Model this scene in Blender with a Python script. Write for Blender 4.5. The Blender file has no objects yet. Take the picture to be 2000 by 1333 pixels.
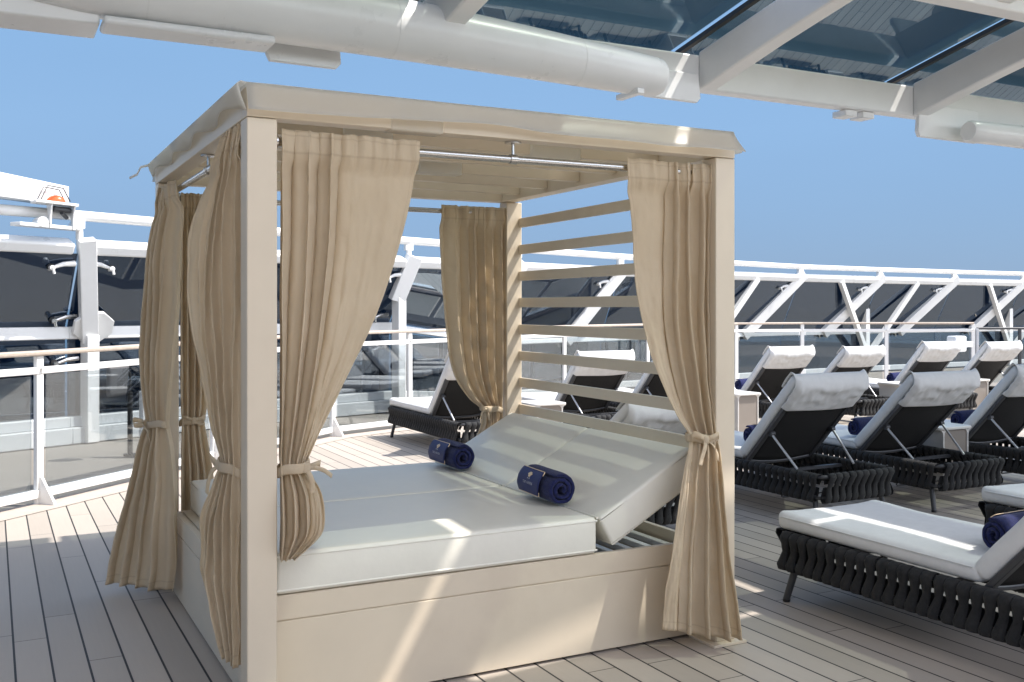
import bpy, math, random
from mathutils import Vector, Matrix, noise

# ------------------------------------------------------------------ scene, helpers
sc = bpy.context.scene
col = sc.collection
R = math.radians
V = Vector

# measured camera (world = the cabana's own frame: X along its front, Y into it, Z up, deck at 0)
CAM_F, CAM_Y0, CAM_T = 1961.88, 602.8, 0.4786
CAM_C = V((-.7436, -3.3159, 1.4))
FW = V((math.sin(CAM_T), math.cos(CAM_T), 0))
RT = V((math.cos(CAM_T), -math.sin(CAM_T), 0))
def ray(px, py): return FW + RT*((px-1000)/CAM_F) - V((0, 0, (py-CAM_Y0)/CAM_F))
def at(px, py, d): return CAM_C + ray(px, py)*d
def onz(px, py, z):
    r = ray(px, py); return CAM_C + r*((z-CAM_C.z)/r.z)

def tag(o, label=None, cat=None, group=None, kind=None):
    if label: o['label'] = label
    if cat: o['category'] = cat
    if group: o['group'] = group
    if kind: o['kind'] = kind
    return o
def empty(name, loc, rz=0.0):
    o = bpy.data.objects.new(name, None); col.objects.link(o)
    o.empty_display_size = .1
    o.location = loc; o.rotation_euler = (0, 0, rz)
    return o
def copy_tree(o, parent=None):
    c = o.copy(); col.objects.link(c)
    if parent is not None: c.parent = parent
    for ch in list(o.children): copy_tree(ch, c)
    return c
def chain_loc(o):
    l = V((0, 0, 0))
    while o is not None:
        l += V(o.location); o = o.parent
    return l

class MB:
    def __init__(s): s.v = []; s.f = []; s.uv = {}
    def add(s, vs, fs):
        b = len(s.v); s.v += [V(p) for p in vs]; s.f += [tuple(b+i for i in f) for f in fs]; return s
    def box(s, x0, y0, z0, x1, y1, z1):
        return s.add([(x0,y0,z0),(x1,y0,z0),(x1,y1,z0),(x0,y1,z0),(x0,y0,z1),(x1,y0,z1),(x1,y1,z1),(x0,y1,z1)],
                     [(0,3,2,1),(4,5,6,7),(0,1,5,4),(1,2,6,5),(2,3,7,6),(3,0,4,7)])
    def bar(s, p0, p1, w, h, up=(0,0,1)):
        """a rectangular bar from p0 to p1: w across, h along up"""
        p0, p1 = V(p0), V(p1); d = (p1-p0).normalized(); a = d.cross(V(up)).normalized(); u = a.cross(d).normalized()
        a *= w/2; u *= h/2
        return s.add([p0-a-u, p0+a-u, p0+a+u, p0-a+u, p1-a-u, p1+a-u, p1+a+u, p1-a+u],
                     [(0,1,2,3),(7,6,5,4),(0,4,5,1),(1,5,6,2),(2,6,7,3),(3,7,4,0)])
    def hexa(s, bottom, top):
        return s.add(list(bottom)+list(top), [(3,2,1,0),(4,5,6,7),(0,1,5,4),(1,2,6,5),(2,3,7,6),(3,0,4,7)])
    def tube(s, pts, r, n=12, cap=True, closed=False):
        pts = [V(p) for p in pts]; m = len(pts); rs = r if isinstance(r, (list, tuple)) else [r]*m
        prev = None; rings = []
        for i, p in enumerate(pts):
            if closed: t = (pts[(i+1) % m]-pts[i-1]).normalized()
            else:
                t = (pts[min(i+1, m-1)]-pts[max(i-1, 0)]).normalized()
            if prev is None:
                a = t.cross(V((0, 0, 1)));
                if a.length < .05: a = t.cross(V((1, 0, 0)))
            else: a = prev - t*prev.dot(t)
            a.normalize(); prev = a; b = t.cross(a)
            rings.append([p+(a*math.cos(k*2*math.pi/n)+b*math.sin(k*2*math.pi/n))*rs[i] for k in range(n)])
        vs = [q for rg in rings for q in rg]; fs = []
        for i in range(m if closed else m-1):
            for k in range(n):
                j = (i+1) % m
                fs.append((i*n+k, i*n+(k+1) % n, j*n+(k+1) % n, j*n+k))
        if cap and not closed:
            fs.append(tuple(range(n-1, -1, -1))); fs.append(tuple((m-1)*n+k for k in range(n)))
        return s.add(vs, fs)
    def grid(s, P, closed_u=False, uv=None):
        nu, nv = len(P), len(P[0]); b = len(s.v)
        s.v += [V(p) for rw in P for p in rw]
        for i in range(nu if closed_u else nu-1):
            for j in range(nv-1):
                i2 = (i+1) % nu
                s.f.append((b+i*nv+j, b+i2*nv+j, b+i2*nv+j+1, b+i*nv+j+1))
        if uv is not None:
            k = 0
            for i in range(nu):
                for j in range(nv): s.uv[b+k] = uv[i][j]; k += 1
        return s
    def prism(s, poly, o, e1, e2, dv):
        o, e1, e2, dv = V(o), V(e1), V(e2), V(dv); n = len(poly)
        a = [o+e1*x+e2*y for x, y in poly]; b = [p+dv for p in a]
        return s.add(a+b, [tuple(range(n)), tuple(range(2*n-1, n-1, -1))]+[(i, n+i, n+(i+1) % n, (i+1) % n) for i in range(n)])
    def ribbon(s, pts, wv, th=.003):
        """a band of cloth along pts, wv = width vector (or a list of them)"""
        P = []
        for i, p in enumerate(pts):
            w = V(wv[i]) if isinstance(wv, list) else V(wv)
            P.append([V(p)-w/2, V(p), V(p)+w/2])
        return s.grid(P)
    def build(s, name, mat, parent=None, angle=40, bevel=0, seg=2, solid=0, subsurf=0, flip=False):
        off = chain_loc(parent)
        me = bpy.data.meshes.new(name)
        me.from_pydata([tuple(p-off) for p in s.v], [], s.f)
        if s.uv:
            ul = me.uv_layers.new(name='UVMap')
            for lp in me.loops: ul.data[lp.index].uv = s.uv.get(lp.vertex_index, (0, 0))
        me.materials.append(mat)
        import bmesh
        bm = bmesh.new(); bm.from_mesh(me); bmesh.ops.recalc_face_normals(bm, faces=bm.faces[:]); bm.to_mesh(me); bm.free()
        for p in me.polygons: p.use_smooth = True
        me.set_sharp_from_angle(angle=R(angle))
        o = bpy.data.objects.new(name, me); col.objects.link(o)
        if parent is not None: o.parent = parent
        if solid:
            m = o.modifiers.new('solid', 'SOLIDIFY'); m.thickness = solid; m.offset = 0
        if bevel:
            m = o.modifiers.new('bevel', 'BEVEL'); m.width = bevel; m.segments = seg; m.limit_method = 'ANGLE'; m.angle_limit = R(30)
        if subsurf:
            m = o.modifiers.new('sub', 'SUBSURF'); m.levels = subsurf; m.render_levels = subsurf
        return o

def lerp(a, b, t): return a+(b-a)*t
def smooth(t): t = max(0, min(1, t)); return t*t*(3-2*t)
def keyed(keys, z):
    """keys: rows (z, a, b, ...), z falling; Catmull-Rom between rows"""
    n = len(keys)
    if z >= keys[0][0]: return keys[0][1:]
    if z <= keys[-1][0]: return keys[-1][1:]
    i = 0
    while keys[i+1][0] > z: i += 1
    k0, k1, k2, k3 = keys[max(i-1, 0)], keys[i], keys[i+1], keys[min(i+2, n-1)]
    t = (k1[0]-z)/(k1[0]-k2[0]); out = []
    for c in range(1, len(k1)):
        d = k1[0]-k2[0]
        m1 = (k2[c]-k0[c])/(k0[0]-k2[0])*d if k0 is not k1 else (k2[c]-k1[c])
        m2 = (k3[c]-k1[c])/(k1[0]-k3[0])*d if k3 is not k2 else (k2[c]-k1[c])
        t2, t3 = t*t, t*t*t
        out.append((2*t3-3*t2+1)*k1[c]+(t3-2*t2+t)*m1+(-2*t3+3*t2)*k2[c]+(t3-t2)*m2)
    return out
def rbox(x0, y0, z0, x1, y1, z1, r=.03, n=4, sag=0.0, div=10):
    """a soft cushion: a box with big rounded edges and subdivided faces"""
    mb = MB(); cx, cy, cz = (x0+x1)/2, (y0+y1)/2, (z0+z1)/2; hx, hy, hz = (x1-x0)/2, (y1-y0)/2, (z1-z0)/2
    def axis(h, dv):
        pts = [-h+r*(1-math.cos(i*math.pi/2/n)) for i in range(n)]
        inner = [lerp(-h+r, h-r, i/dv) for i in range(dv+1)]
        return pts+inner+[-p for p in reversed(pts)]
    def put(p):
        q = V(p); c = V((max(-hx+r, min(hx-r, q.x)), max(-hy+r, min(hy-r, q.y)), max(-hz+r, min(hz-r, q.z))))
        d = q-c
        if d.length > 1e-9: q = c+d.normalized()*r
        if sag and q.z > 0:
            u, w = q.x/hx, q.y/hy
            q.z += sag*(1-u*u)*(1-w*w)
        return V((q.x+cx, q.y+cy, q.z+cz))
    ax, ay, az = axis(hx, div), axis(hy, div), axis(hz, 1)
    for s_ in (-1, 1):
        mb.grid([[put((x, y, s_*hz)) for y in ay] for x in ax])
        mb.grid([[put((x, s_*hy, z)) for z in az] for x in ax])
        mb.grid([[put((s_*hx, y, z)) for z in az] for y in ay])
    return mb
def weld(o, d=.0008):
    m = o.modifiers.new('weld', 'WELD'); m.merge_threshold = d
    return o

# ------------------------------------------------------------------ materials
def mat(name):
    m = bpy.data.materials.new(name); m.use_nodes = True
    nt = m.node_tree; nt.nodes.clear()
    out = nt.nodes.new('ShaderNodeOutputMaterial')
    return m, nt, out
def nd(nt, t, **kw):
    n = nt.nodes.new(t)
    for k, v in kw.items():
        if k.startswith('i_'):
            key = k[2:]; key = int(key) if key.isdigit() else key.replace('_', ' ')
            n.inputs[key].default_value = v
        else: setattr(n, k, v)
    return n
def principled(name, rgb, rough=.5, metal=0.0, vary=.06, scale=6.0, bump=0.0, bscale=200.0, spec=.5, sheen=0.0, dirt=None, coat=0.0, stretch=(1,1,1)):
    m, nt, out = mat(name)
    b = nd(nt, 'ShaderNodeBsdfPrincipled'); L = nt.links.new
    b.inputs['Roughness'].default_value = rough; b.inputs['Metallic'].default_value = metal
    b.inputs['Specular IOR Level'].default_value = spec
    if sheen:
        b.inputs['Sheen Weight'].default_value = sheen; b.inputs['Sheen Roughness'].default_value = .4
    if coat: b.inputs['Coat Weight'].default_value = coat; b.inputs['Coat Roughness'].default_value = .15
    tc = nd(nt, 'ShaderNodeTexCoord'); mp = nd(nt, 'ShaderNodeMapping'); mp.inputs['Scale'].default_value = stretch
    L(tc.outputs['Object'], mp.inputs['Vector'])
    n = nd(nt, 'ShaderNodeTexNoise', i_Scale=scale, i_Detail=6.0, i_Roughness=.6); L(mp.outputs[0], n.inputs['Vector'])
    cr = nd(nt, 'ShaderNodeValToRGB')
    c = V(rgb); cr.color_ramp.elements[0].position = .3; cr.color_ramp.elements[1].position = .7
    cr.color_ramp.elements[0].color = (*(c*(1-vary)), 1); cr.color_ramp.elements[1].color = (*[min(1, q*(1+vary)) for q in c], 1)
    L(n.outputs['Fac'], cr.inputs['Fac'])
    src = cr.outputs['Color']
    if dirt:
        n2 = nd(nt, 'ShaderNodeTexNoise', i_Scale=1.7, i_Detail=9.0, i_Roughness=.72); L(tc.outputs['Object'], n2.inputs['Vector'])
        r2 = nd(nt, 'ShaderNodeValToRGB'); r2.color_ramp.elements[0].position = .56; r2.color_ramp.elements[1].position = .76
        r2.color_ramp.elements[0].color = (0, 0, 0, 1); r2.color_ramp.elements[1].color = (dirt[3],)*3+(1,)
        L(n2.outputs['Fac'], r2.inputs['Fac'])
        mx = nd(nt, 'ShaderNodeMixRGB'); L(r2.outputs['Color'], mx.inputs['Fac']); L(src, mx.inputs['Color1']); mx.inputs['Color2'].default_value = (*dirt[:3], 1)
        src = mx.outputs['Color']
    L(src, b.inputs['Base Color'])
    rr = nd(nt, 'ShaderNodeMapRange'); rr.inputs['To Min'].default_value = max(0, rough-.06); rr.inputs['To Max'].default_value = min(1, rough+.08)
    L(n.outputs['Fac'], rr.inputs['Value']); L(rr.outputs[0], b.inputs['Roughness'])
    if bump:
        nb = nd(nt, 'ShaderNodeTexNoise', i_Scale=bscale, i_Detail=4.0); L(mp.outputs[0], nb.inputs['Vector'])
        bp = nd(nt, 'ShaderNodeBump', i_Strength=bump, i_Distance=.004); L(nb.outputs['Fac'], bp.inputs['Height']); L(bp.outputs[0], b.inputs['Normal'])
    L(b.outputs[0], out.inputs[0])
    return m

M = {}
M['white'] = principled('white_paint', (.80,.80,.79), .28, vary=.025, scale=3, dirt=(.62,.60,.56,.25), bump=.03, bscale=30)
M['white_beam'] = principled('white_beam_paint', (.78,.78,.77), .33, vary=.03, scale=2.5, dirt=(.62,.59,.54,.2), bump=.05, bscale=18)
M['cream'] = principled('cream_powder_coat', (.70,.605,.47), .42, vary=.03, scale=4, bump=.05, bscale=700, dirt=(.55,.45,.34,.3))
M['vinyl'] = principled('off_white_vinyl', (.80,.775,.68), .40, vary=.025, scale=5, bump=.5, bscale=9, dirt=(.74,.70,.61,.28))
def translucent_cover():
    m = principled('white_roof_vinyl', (.82,.82,.80), .3, vary=.02, scale=3, bump=.12, bscale=9)
    nt = m.node_tree; out = [n for n in nt.nodes if n.type == 'OUTPUT_MATERIAL'][0]; src = out.inputs[0].links[0].from_socket
    tr = nd(nt, 'ShaderNodeBsdfTranslucent'); tr.inputs['Color'].default_value = (.93,.92,.88,1)
    ms = nd(nt, 'ShaderNodeMixShader', i_Fac=.78); nt.links.new(src, ms.inputs[1]); nt.links.new(tr.outputs[0], ms.inputs[2]); nt.links.new(ms.outputs[0], out.inputs[0])
    return m
M['roof_vinyl'] = translucent_cover()
M['steel'] = principled('brushed_steel', (.55,.54,.52), .25, metal=1.0, vary=.05, scale=40, stretch=(1,1,8))
M['alu'] = principled('grey_anodised_metal', (.60,.61,.64), .35, metal=.6, vary=.03)
M['handrail'] = principled('weathered_teak_handrail', (.50,.42,.35), .5, vary=.12, scale=30, bump=.1, bscale=160, stretch=(1,1,1))
M['charcoal'] = principled('charcoal_metal', (.050,.052,.058), .38, vary=.1, spec=.5)
M['strap'] = principled('charcoal_rope_strap', (.019,.019,.020), .85, vary=.35, scale=60, bump=.6, bscale=420, sheen=.06)
M['mesh'] = principled('dark_sling_mesh', (.011,.0105,.011), .8, vary=.15, scale=90, bump=.3, bscale=900)
M['cushion'] = principled('pale_grey_cushion_fabric', (.77,.77,.765), .85, vary=.035, scale=25, bump=.25, bscale=900, sheen=.1)
M['navy'] = principled('navy_terry_towel', (.008,.013,.080), .95, vary=.4, scale=70, bump=1.0, bscale=330, sheen=.12)
M['navy_band'] = principled('navy_satin_label', (.013,.020,.105), .55, vary=.12, scale=20, bump=.12, bscale=300)
M['gold'] = principled('gold_thread', (.78,.60,.40), .45, vary=.1)
M['silver'] = principled('pale_thread', (.50,.50,.55), .5, vary=.1)
M['taupe'] = principled('taupe_laminate', (.27,.235,.205), .5, vary=.03)
M['kerb'] = principled('pale_grey_kerb_paint', (.52,.54,.55), .45, vary=.05)
M['table'] = principled('warm_white_table_laminate', (.70,.68,.65), .4, vary=.02)
M['black'] = principled('black_rubber', (.012,.012,.013), .55, vary=.1)
M['speaker'] = principled('dark_grey_speaker_shell', (.11,.11,.115), .6, vary=.1, bump=.2, bscale=500)
M['orange'] = principled('orange_beacon_plastic', (.70,.12,.03), .3, vary=.05)
M['sea'] = principled('sea_water', (.010,.035,.06), .25, vary=.2, scale=.02, bump=.3, bscale=.8)
M['walk'] = principled('grey_walkway_coating', (.23,.21,.185), .7, vary=.06, scale=3, bump=.15, bscale=120, dirt=(.30,.27,.24,.4))
M['house'] = principled('white_house_paint', (.74,.74,.73), .5, vary=.03)
M['house_glass'] = principled('dark_house_window', (.012,.016,.02), .08, vary=.1)
M['margin'] = principled('margin_board_composite', (.47,.41,.36), .6, vary=.05, scale=12, bump=.1, bscale=300)

def canvas():
    m, nt, out = mat('cream_curtain_canvas'); L = nt.links.new
    b = nd(nt, 'ShaderNodeBsdfPrincipled'); b.inputs['Roughness'].default_value = .9; b.inputs['Specular IOR Level'].default_value = .2
    b.inputs['Sheen Weight'].default_value = .1
    tc = nd(nt, 'ShaderNodeTexCoord'); uvn = nd(nt, 'ShaderNodeUVMap')
    n = nd(nt, 'ShaderNodeTexNoise', i_Scale=3.0, i_Detail=8.0, i_Roughness=.65); L(tc.outputs['Object'], n.inputs['Vector'])
    cr = nd(nt, 'ShaderNodeValToRGB'); cr.color_ramp.elements[0].position = .3; cr.color_ramp.elements[1].position = .72
    cr.color_ramp.elements[0].color = (.69,.59,.44,1); cr.color_ramp.elements[1].color = (.78,.68,.525,1)
    L(n.outputs['Fac'], cr.inputs['Fac'])
    # stitched hems: thin darker lines at fixed distances (metres) from the edges, held in the UV map
    sep = nd(nt, 'ShaderNodeSeparateXYZ'); L(uvn.outputs[0], sep.inputs[0])
    def line(sock, pos, wd):
        a = nd(nt, 'ShaderNodeMath', operation='SUBTRACT', i_1=pos); L(sock, a.inputs[0])
        c = nd(nt, 'ShaderNodeMath', operation='ABSOLUTE'); L(a.outputs[0], c.inputs[0])
        d = nd(nt, 'ShaderNodeMapRange'); d.inputs['From Min'].default_value = 0; d.inputs['From Max'].default_value = wd
        d.inputs['To Min'].default_value = 1; d.inputs['To Max'].default_value = 0; L(c.outputs[0], d.inputs['Value'])
        return d.outputs[0]
    acc = None
    for s_, p_, w_ in ((sep.outputs[1], .075, .006), (sep.outputs[1], .018, .004), (sep.outputs[0], .035, .004), (sep.outputs[1], 10.04, .005)):
        l_ = line(s_, p_, w_)
        if acc is None: acc = l_
        else:
            mx_ = nd(nt, 'ShaderNodeMath', operation='MAXIMUM'); L(acc, mx_.inputs[0]); L(l_, mx_.inputs[1]); acc = mx_.outputs[0]
    sc_ = nd(nt, 'ShaderNodeMath', operation='MULTIPLY', i_1=.38); L(acc, sc_.inputs[0])
    mx = nd(nt, 'ShaderNodeMixRGB'); L(sc_.outputs[0], mx.inputs['Fac']); L(cr.outputs[0], mx.inputs['Color1']); mx.inputs['Color2'].default_value = (.33,.24,.15,1)
    L(mx.outputs[0], b.inputs['Base Color'])
    wv = nd(nt, 'ShaderNodeTexNoise', i_Scale=900.0, i_Detail=2.0); L(tc.outputs['Object'], wv.inputs['Vector'])
    wr = nd(nt, 'ShaderNodeTexNoise', i_Scale=11.0, i_Detail=6.0, i_Distortion=1.2); L(tc.outputs['Object'], wr.inputs['Vector'])
    b1 = nd(nt, 'ShaderNodeBump', i_Strength=.42, i_Distance=.02); L(wr.outputs['Fac'], b1.inputs['Height'])
    b2 = nd(nt, 'ShaderNodeBump', i_Strength=.15, i_Distance=.002); L(wv.outputs['Fac'], b2.inputs['Height']); L(b1.outputs[0], b2.inputs['Normal'])
    L(b2.outputs[0], b.inputs['Normal'])
    tr = nd(nt, 'ShaderNodeBsdfTranslucent'); tr.inputs['Color'].default_value = (.88,.75,.54,1)
    ms = nd(nt, 'ShaderNodeMixShader', i_Fac=.40); L(b.outputs[0], ms.inputs[1]); L(tr.outputs[0], ms.inputs[2])
    L(ms.outputs[0], out.inputs[0])
    return m
M['canvas'] = canvas()

def glass(name, tint, refl=.10, rough=.0, fres=.6, gcol=(1,1,1), graze=None):
    """a thin tinted pane: tinted see-through plus a mirror share that grows at grazing angles"""
    m, nt, out = mat(name); L = nt.links.new
    t = nd(nt, 'ShaderNodeBsdfTransparent'); t.inputs['Color'].default_value = (*tint, 1)
    g = nd(nt, 'ShaderNodeBsdfGlossy'); g.inputs['Roughness'].default_value = rough; g.inputs['Color'].default_value = (*gcol, 1)
    if graze:      # a slanting path through the tint is a longer one
        fc = nd(nt, 'ShaderNodeLayerWeight', i_Blend=.5); fr_ = nd(nt, 'ShaderNodeMapRange'); fr_.inputs['From Min'].default_value = .30; fr_.inputs['From Max'].default_value = .68
        L(fc.outputs['Facing'], fr_.inputs['Value']); mg = nd(nt, 'ShaderNodeMixRGB'); L(fr_.outputs[0], mg.inputs['Fac'])
        mg.inputs['Color1'].default_value = (*tint, 1); mg.inputs['Color2'].default_value = (*graze, 1); L(mg.outputs[0], t.inputs['Color'])
    f = nd(nt, 'ShaderNodeLayerWeight', i_Blend=.35)
    mr = nd(nt, 'ShaderNodeMapRange'); mr.inputs['To Min'].default_value = refl; mr.inputs['To Max'].default_value = min(1, refl+fres)
    L(f.outputs['Fresnel'], mr.inputs['Value'])
    ms = nd(nt, 'ShaderNodeMixShader'); L(mr.outputs[0], ms.inputs['Fac']); L(t.outputs[0], ms.inputs[1]); L(g.outputs[0], ms.inputs[2])
    L(ms.outputs[0], out.inputs[0])
    return m
M['canopy_glass'] = glass('blue_tinted_canopy_glass', (.47,.51,.485), .07, fres=.42, gcol=(.75,.9,1.0), graze=(.16,.235,.27))
M['screen_glass'] = glass('dark_tinted_screen_glass', (.10,.145,.20), .13, fres=.42, gcol=(.75,.87,1.0))
M['rail_glass'] = glass('clear_rail_glass', (.80,.83,.84), .015, fres=.28)

def planks(name, base, pitch, off, seam, board=1.85):
    m, nt, out = mat(name); L = nt.links.new
    b = nd(nt, 'ShaderNodeBsdfPrincipled')
    geo = nd(nt, 'ShaderNodeNewGeometry'); sep = nd(nt, 'ShaderNodeSeparateXYZ'); L(geo.outputs['Position'], sep.inputs[0])
    def mth(op, a, b_=None):
        n = nd(nt, 'ShaderNodeMath', operation=op)
        for i, x in enumerate((a, b_)):
            if x is None: continue
            if isinstance(x, (int, float)): n.inputs[i].default_value = x
            else: L(x, n.inputs[i])
        return n.outputs[0]
    u = mth('DIVIDE', mth('SUBTRACT', sep.outputs[0], off), pitch); uid = mth('FLOOR', u); uf = mth('FRACT', u)
    wn = nd(nt, 'ShaderNodeTexWhiteNoise', noise_dimensions='1D'); L(uid, wn.inputs['W'])
    v = mth('ADD', mth('DIVIDE', sep.outputs[1], board), mth('MULTIPLY', wn.outputs['Value'], 7.3)); vid = mth('FLOOR', v); vf = mth('FRACT', v)
    du = mth('MULTIPLY', mth('SUBTRACT', .5, mth('ABSOLUTE', mth('SUBTRACT', uf, .5))), pitch)
    dv = mth('MULTIPLY', mth('SUBTRACT', .5, mth('ABSOLUTE', mth('SUBTRACT', vf, .5))), board)
    mk = mth('MAXIMUM', mth('LESS_THAN', du, seam/2), mth('MULTIPLY', mth('LESS_THAN', dv, .0026), .8))
    cb = nd(nt, 'ShaderNodeCombineXYZ'); L(uid, cb.inputs[0]); L(vid, cb.inputs[1])
    wb = nd(nt, 'ShaderNodeTexWhiteNoise', noise_dimensions='3D'); L(cb.outputs[0], wb.inputs['Vector'])
    mp = nd(nt, 'ShaderNodeMapping'); mp.inputs['Scale'].default_value = (38, 1.6, 1); L(geo.outputs['Position'], mp.inputs['Vector'])
    gr = nd(nt, 'ShaderNodeTexNoise', i_Scale=2.0, i_Detail=7.0, i_Roughness=.65); L(mp.outputs[0], gr.inputs['Vector'])
    st = nd(nt, 'ShaderNodeTexNoise', i_Scale=1.1, i_Detail=9.0, i_Roughness=.7); L(geo.outputs['Position'], st.inputs['Vector'])
    val = mth('ADD', mth('ADD', .78, mth('MULTIPLY', wb.outputs['Value'], .22)), mth('ADD', mth('MULTIPLY', gr.outputs['Fac'], .13), mth('MULTIPLY', st.outputs['Fac'], .18)))
    hsv = nd(nt, 'ShaderNodeHueSaturation'); hsv.inputs['Color'].default_value = (*base, 1); L(val, hsv.inputs['Value'])
    mx = nd(nt, 'ShaderNodeMixRGB'); L(mk, mx.inputs['Fac']); L(hsv.outputs[0], mx.inputs['Color1']); mx.inputs['Color2'].default_value = (.012,.012,.014,1)
    L(mx.outputs[0], b.inputs['Base Color'])
    rg = mth('ADD', .5, mth('MULTIPLY', st.outputs['Fac'], .2)); L(rg, b.inputs['Roughness'])
    hb = mth('SUBTRACT', mth('MULTIPLY', gr.outputs['Fac'], .12), mk)
    bp = nd(nt, 'ShaderNodeBump', i_Strength=.35, i_Distance=.003); L(hb, bp.inputs['Height']); L(bp.outputs[0], b.inputs['Normal'])
    L(b.outputs[0], out.inputs[0])
    return m
M['deck'] = planks('composite_deck_planks', (.425,.375,.325), .13, -.66, .0085)

# ------------------------------------------------------------------ world, sun, camera
SUN = V((.57, -.30, 1)).normalized()
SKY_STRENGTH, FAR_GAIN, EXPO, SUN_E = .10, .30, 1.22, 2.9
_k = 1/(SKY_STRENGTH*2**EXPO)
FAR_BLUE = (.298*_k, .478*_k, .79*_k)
NEAR_FILL = (7.2, 6.6, 5.9)
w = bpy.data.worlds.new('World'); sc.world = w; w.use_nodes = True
nt = w.node_tree; nt.nodes.clear()
sky = nt.nodes.new('ShaderNodeTexSky'); sky.sky_type = 'NISHITA'; sky.sun_disc = False
sky.sun_elevation = math.asin(SUN.z); sky.sun_rotation = math.atan2(SUN.x, SUN.y)
sky.air_density = 1.0; sky.dust_density = .35; sky.ozone_density = 2.6; sky.altitude = 30
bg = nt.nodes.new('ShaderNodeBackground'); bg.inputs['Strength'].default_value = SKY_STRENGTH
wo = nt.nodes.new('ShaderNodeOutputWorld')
# white fill added to the unseen sky behind the camera; blue on the far side
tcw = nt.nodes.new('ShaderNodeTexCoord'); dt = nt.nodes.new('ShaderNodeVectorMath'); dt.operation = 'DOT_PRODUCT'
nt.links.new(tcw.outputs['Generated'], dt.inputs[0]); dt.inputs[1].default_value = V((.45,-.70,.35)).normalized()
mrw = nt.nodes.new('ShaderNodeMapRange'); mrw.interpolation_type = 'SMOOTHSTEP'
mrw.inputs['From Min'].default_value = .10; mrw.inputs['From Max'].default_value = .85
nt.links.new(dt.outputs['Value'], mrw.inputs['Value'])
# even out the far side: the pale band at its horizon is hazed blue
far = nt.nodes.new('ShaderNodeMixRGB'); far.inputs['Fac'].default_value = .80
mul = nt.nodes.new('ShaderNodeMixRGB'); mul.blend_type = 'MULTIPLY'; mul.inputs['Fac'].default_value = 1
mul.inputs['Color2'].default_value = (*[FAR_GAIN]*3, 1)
nt.links.new(sky.outputs[0], mul.inputs['Color1']); nt.links.new(mul.outputs[0], far.inputs['Color1']); 
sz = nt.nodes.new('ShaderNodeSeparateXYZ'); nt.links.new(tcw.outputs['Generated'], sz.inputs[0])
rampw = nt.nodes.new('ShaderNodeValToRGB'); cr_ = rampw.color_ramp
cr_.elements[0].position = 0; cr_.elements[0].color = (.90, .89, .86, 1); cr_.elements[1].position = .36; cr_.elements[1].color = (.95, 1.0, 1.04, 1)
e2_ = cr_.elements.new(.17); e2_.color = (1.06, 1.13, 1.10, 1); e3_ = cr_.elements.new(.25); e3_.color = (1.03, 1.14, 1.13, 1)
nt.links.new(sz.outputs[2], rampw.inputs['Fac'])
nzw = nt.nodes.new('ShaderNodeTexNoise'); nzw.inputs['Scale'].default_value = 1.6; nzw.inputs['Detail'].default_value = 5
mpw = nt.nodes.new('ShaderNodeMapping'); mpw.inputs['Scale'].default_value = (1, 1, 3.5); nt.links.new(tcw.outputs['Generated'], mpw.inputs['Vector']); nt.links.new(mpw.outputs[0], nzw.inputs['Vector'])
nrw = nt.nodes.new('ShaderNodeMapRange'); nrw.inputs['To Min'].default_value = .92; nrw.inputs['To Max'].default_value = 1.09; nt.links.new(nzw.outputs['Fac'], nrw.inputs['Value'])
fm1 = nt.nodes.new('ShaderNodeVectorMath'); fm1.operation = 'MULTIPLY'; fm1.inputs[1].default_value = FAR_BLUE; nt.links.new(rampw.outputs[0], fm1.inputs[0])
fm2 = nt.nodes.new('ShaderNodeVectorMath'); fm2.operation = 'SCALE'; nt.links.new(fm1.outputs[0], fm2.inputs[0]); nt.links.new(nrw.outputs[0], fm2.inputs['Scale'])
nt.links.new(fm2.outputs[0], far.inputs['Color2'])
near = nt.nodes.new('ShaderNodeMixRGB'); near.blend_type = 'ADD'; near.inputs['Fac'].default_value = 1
nt.links.new(sky.outputs[0], near.inputs['Color1']); near.inputs['Color2'].default_value = (*NEAR_FILL, 1)
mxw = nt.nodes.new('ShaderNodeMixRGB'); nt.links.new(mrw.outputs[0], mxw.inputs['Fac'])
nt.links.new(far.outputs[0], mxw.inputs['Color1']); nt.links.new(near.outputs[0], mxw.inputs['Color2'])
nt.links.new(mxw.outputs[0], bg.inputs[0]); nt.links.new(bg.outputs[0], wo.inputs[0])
sl = bpy.data.lights.new('sun', 'SUN'); sl.energy = SUN_E; sl.angle = R(.53); sl.color = (1, .945, .87)
so = bpy.data.objects.new('sun', sl); col.objects.link(so); so.location = SUN*60
so.rotation_euler = (-SUN).to_track_quat('-Z', 'Y').to_euler()
cd = bpy.data.cameras.new('camera'); cd.sensor_width = 36; cd.lens = CAM_F/2000*36; cd.shift_y = -(666.5-CAM_Y0)/2000
cd.clip_start = .05; cd.clip_end = 60000
co = bpy.data.objects.new('camera', cd); col.objects.link(co); co.location = CAM_C; co.rotation_euler = (R(90), 0, -CAM_T)
sc.camera = co
sc.view_settings.view_transform = 'Standard'; sc.view_settings.look = 'None'; sc.view_settings.exposure = EXPO; sc.view_settings.gamma = 1
sc.render.engine = 'CYCLES'
sc.cycles.use_denoising = True
sc.cycles.max_bounces = 10; sc.cycles.transparent_max_bounces = 16; sc.cycles.glossy_bounces = 5; sc.cycles.diffuse_bounces = 5
sc.cycles.caustics_reflective = False; sc.cycles.caustics_refractive = False

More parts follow.
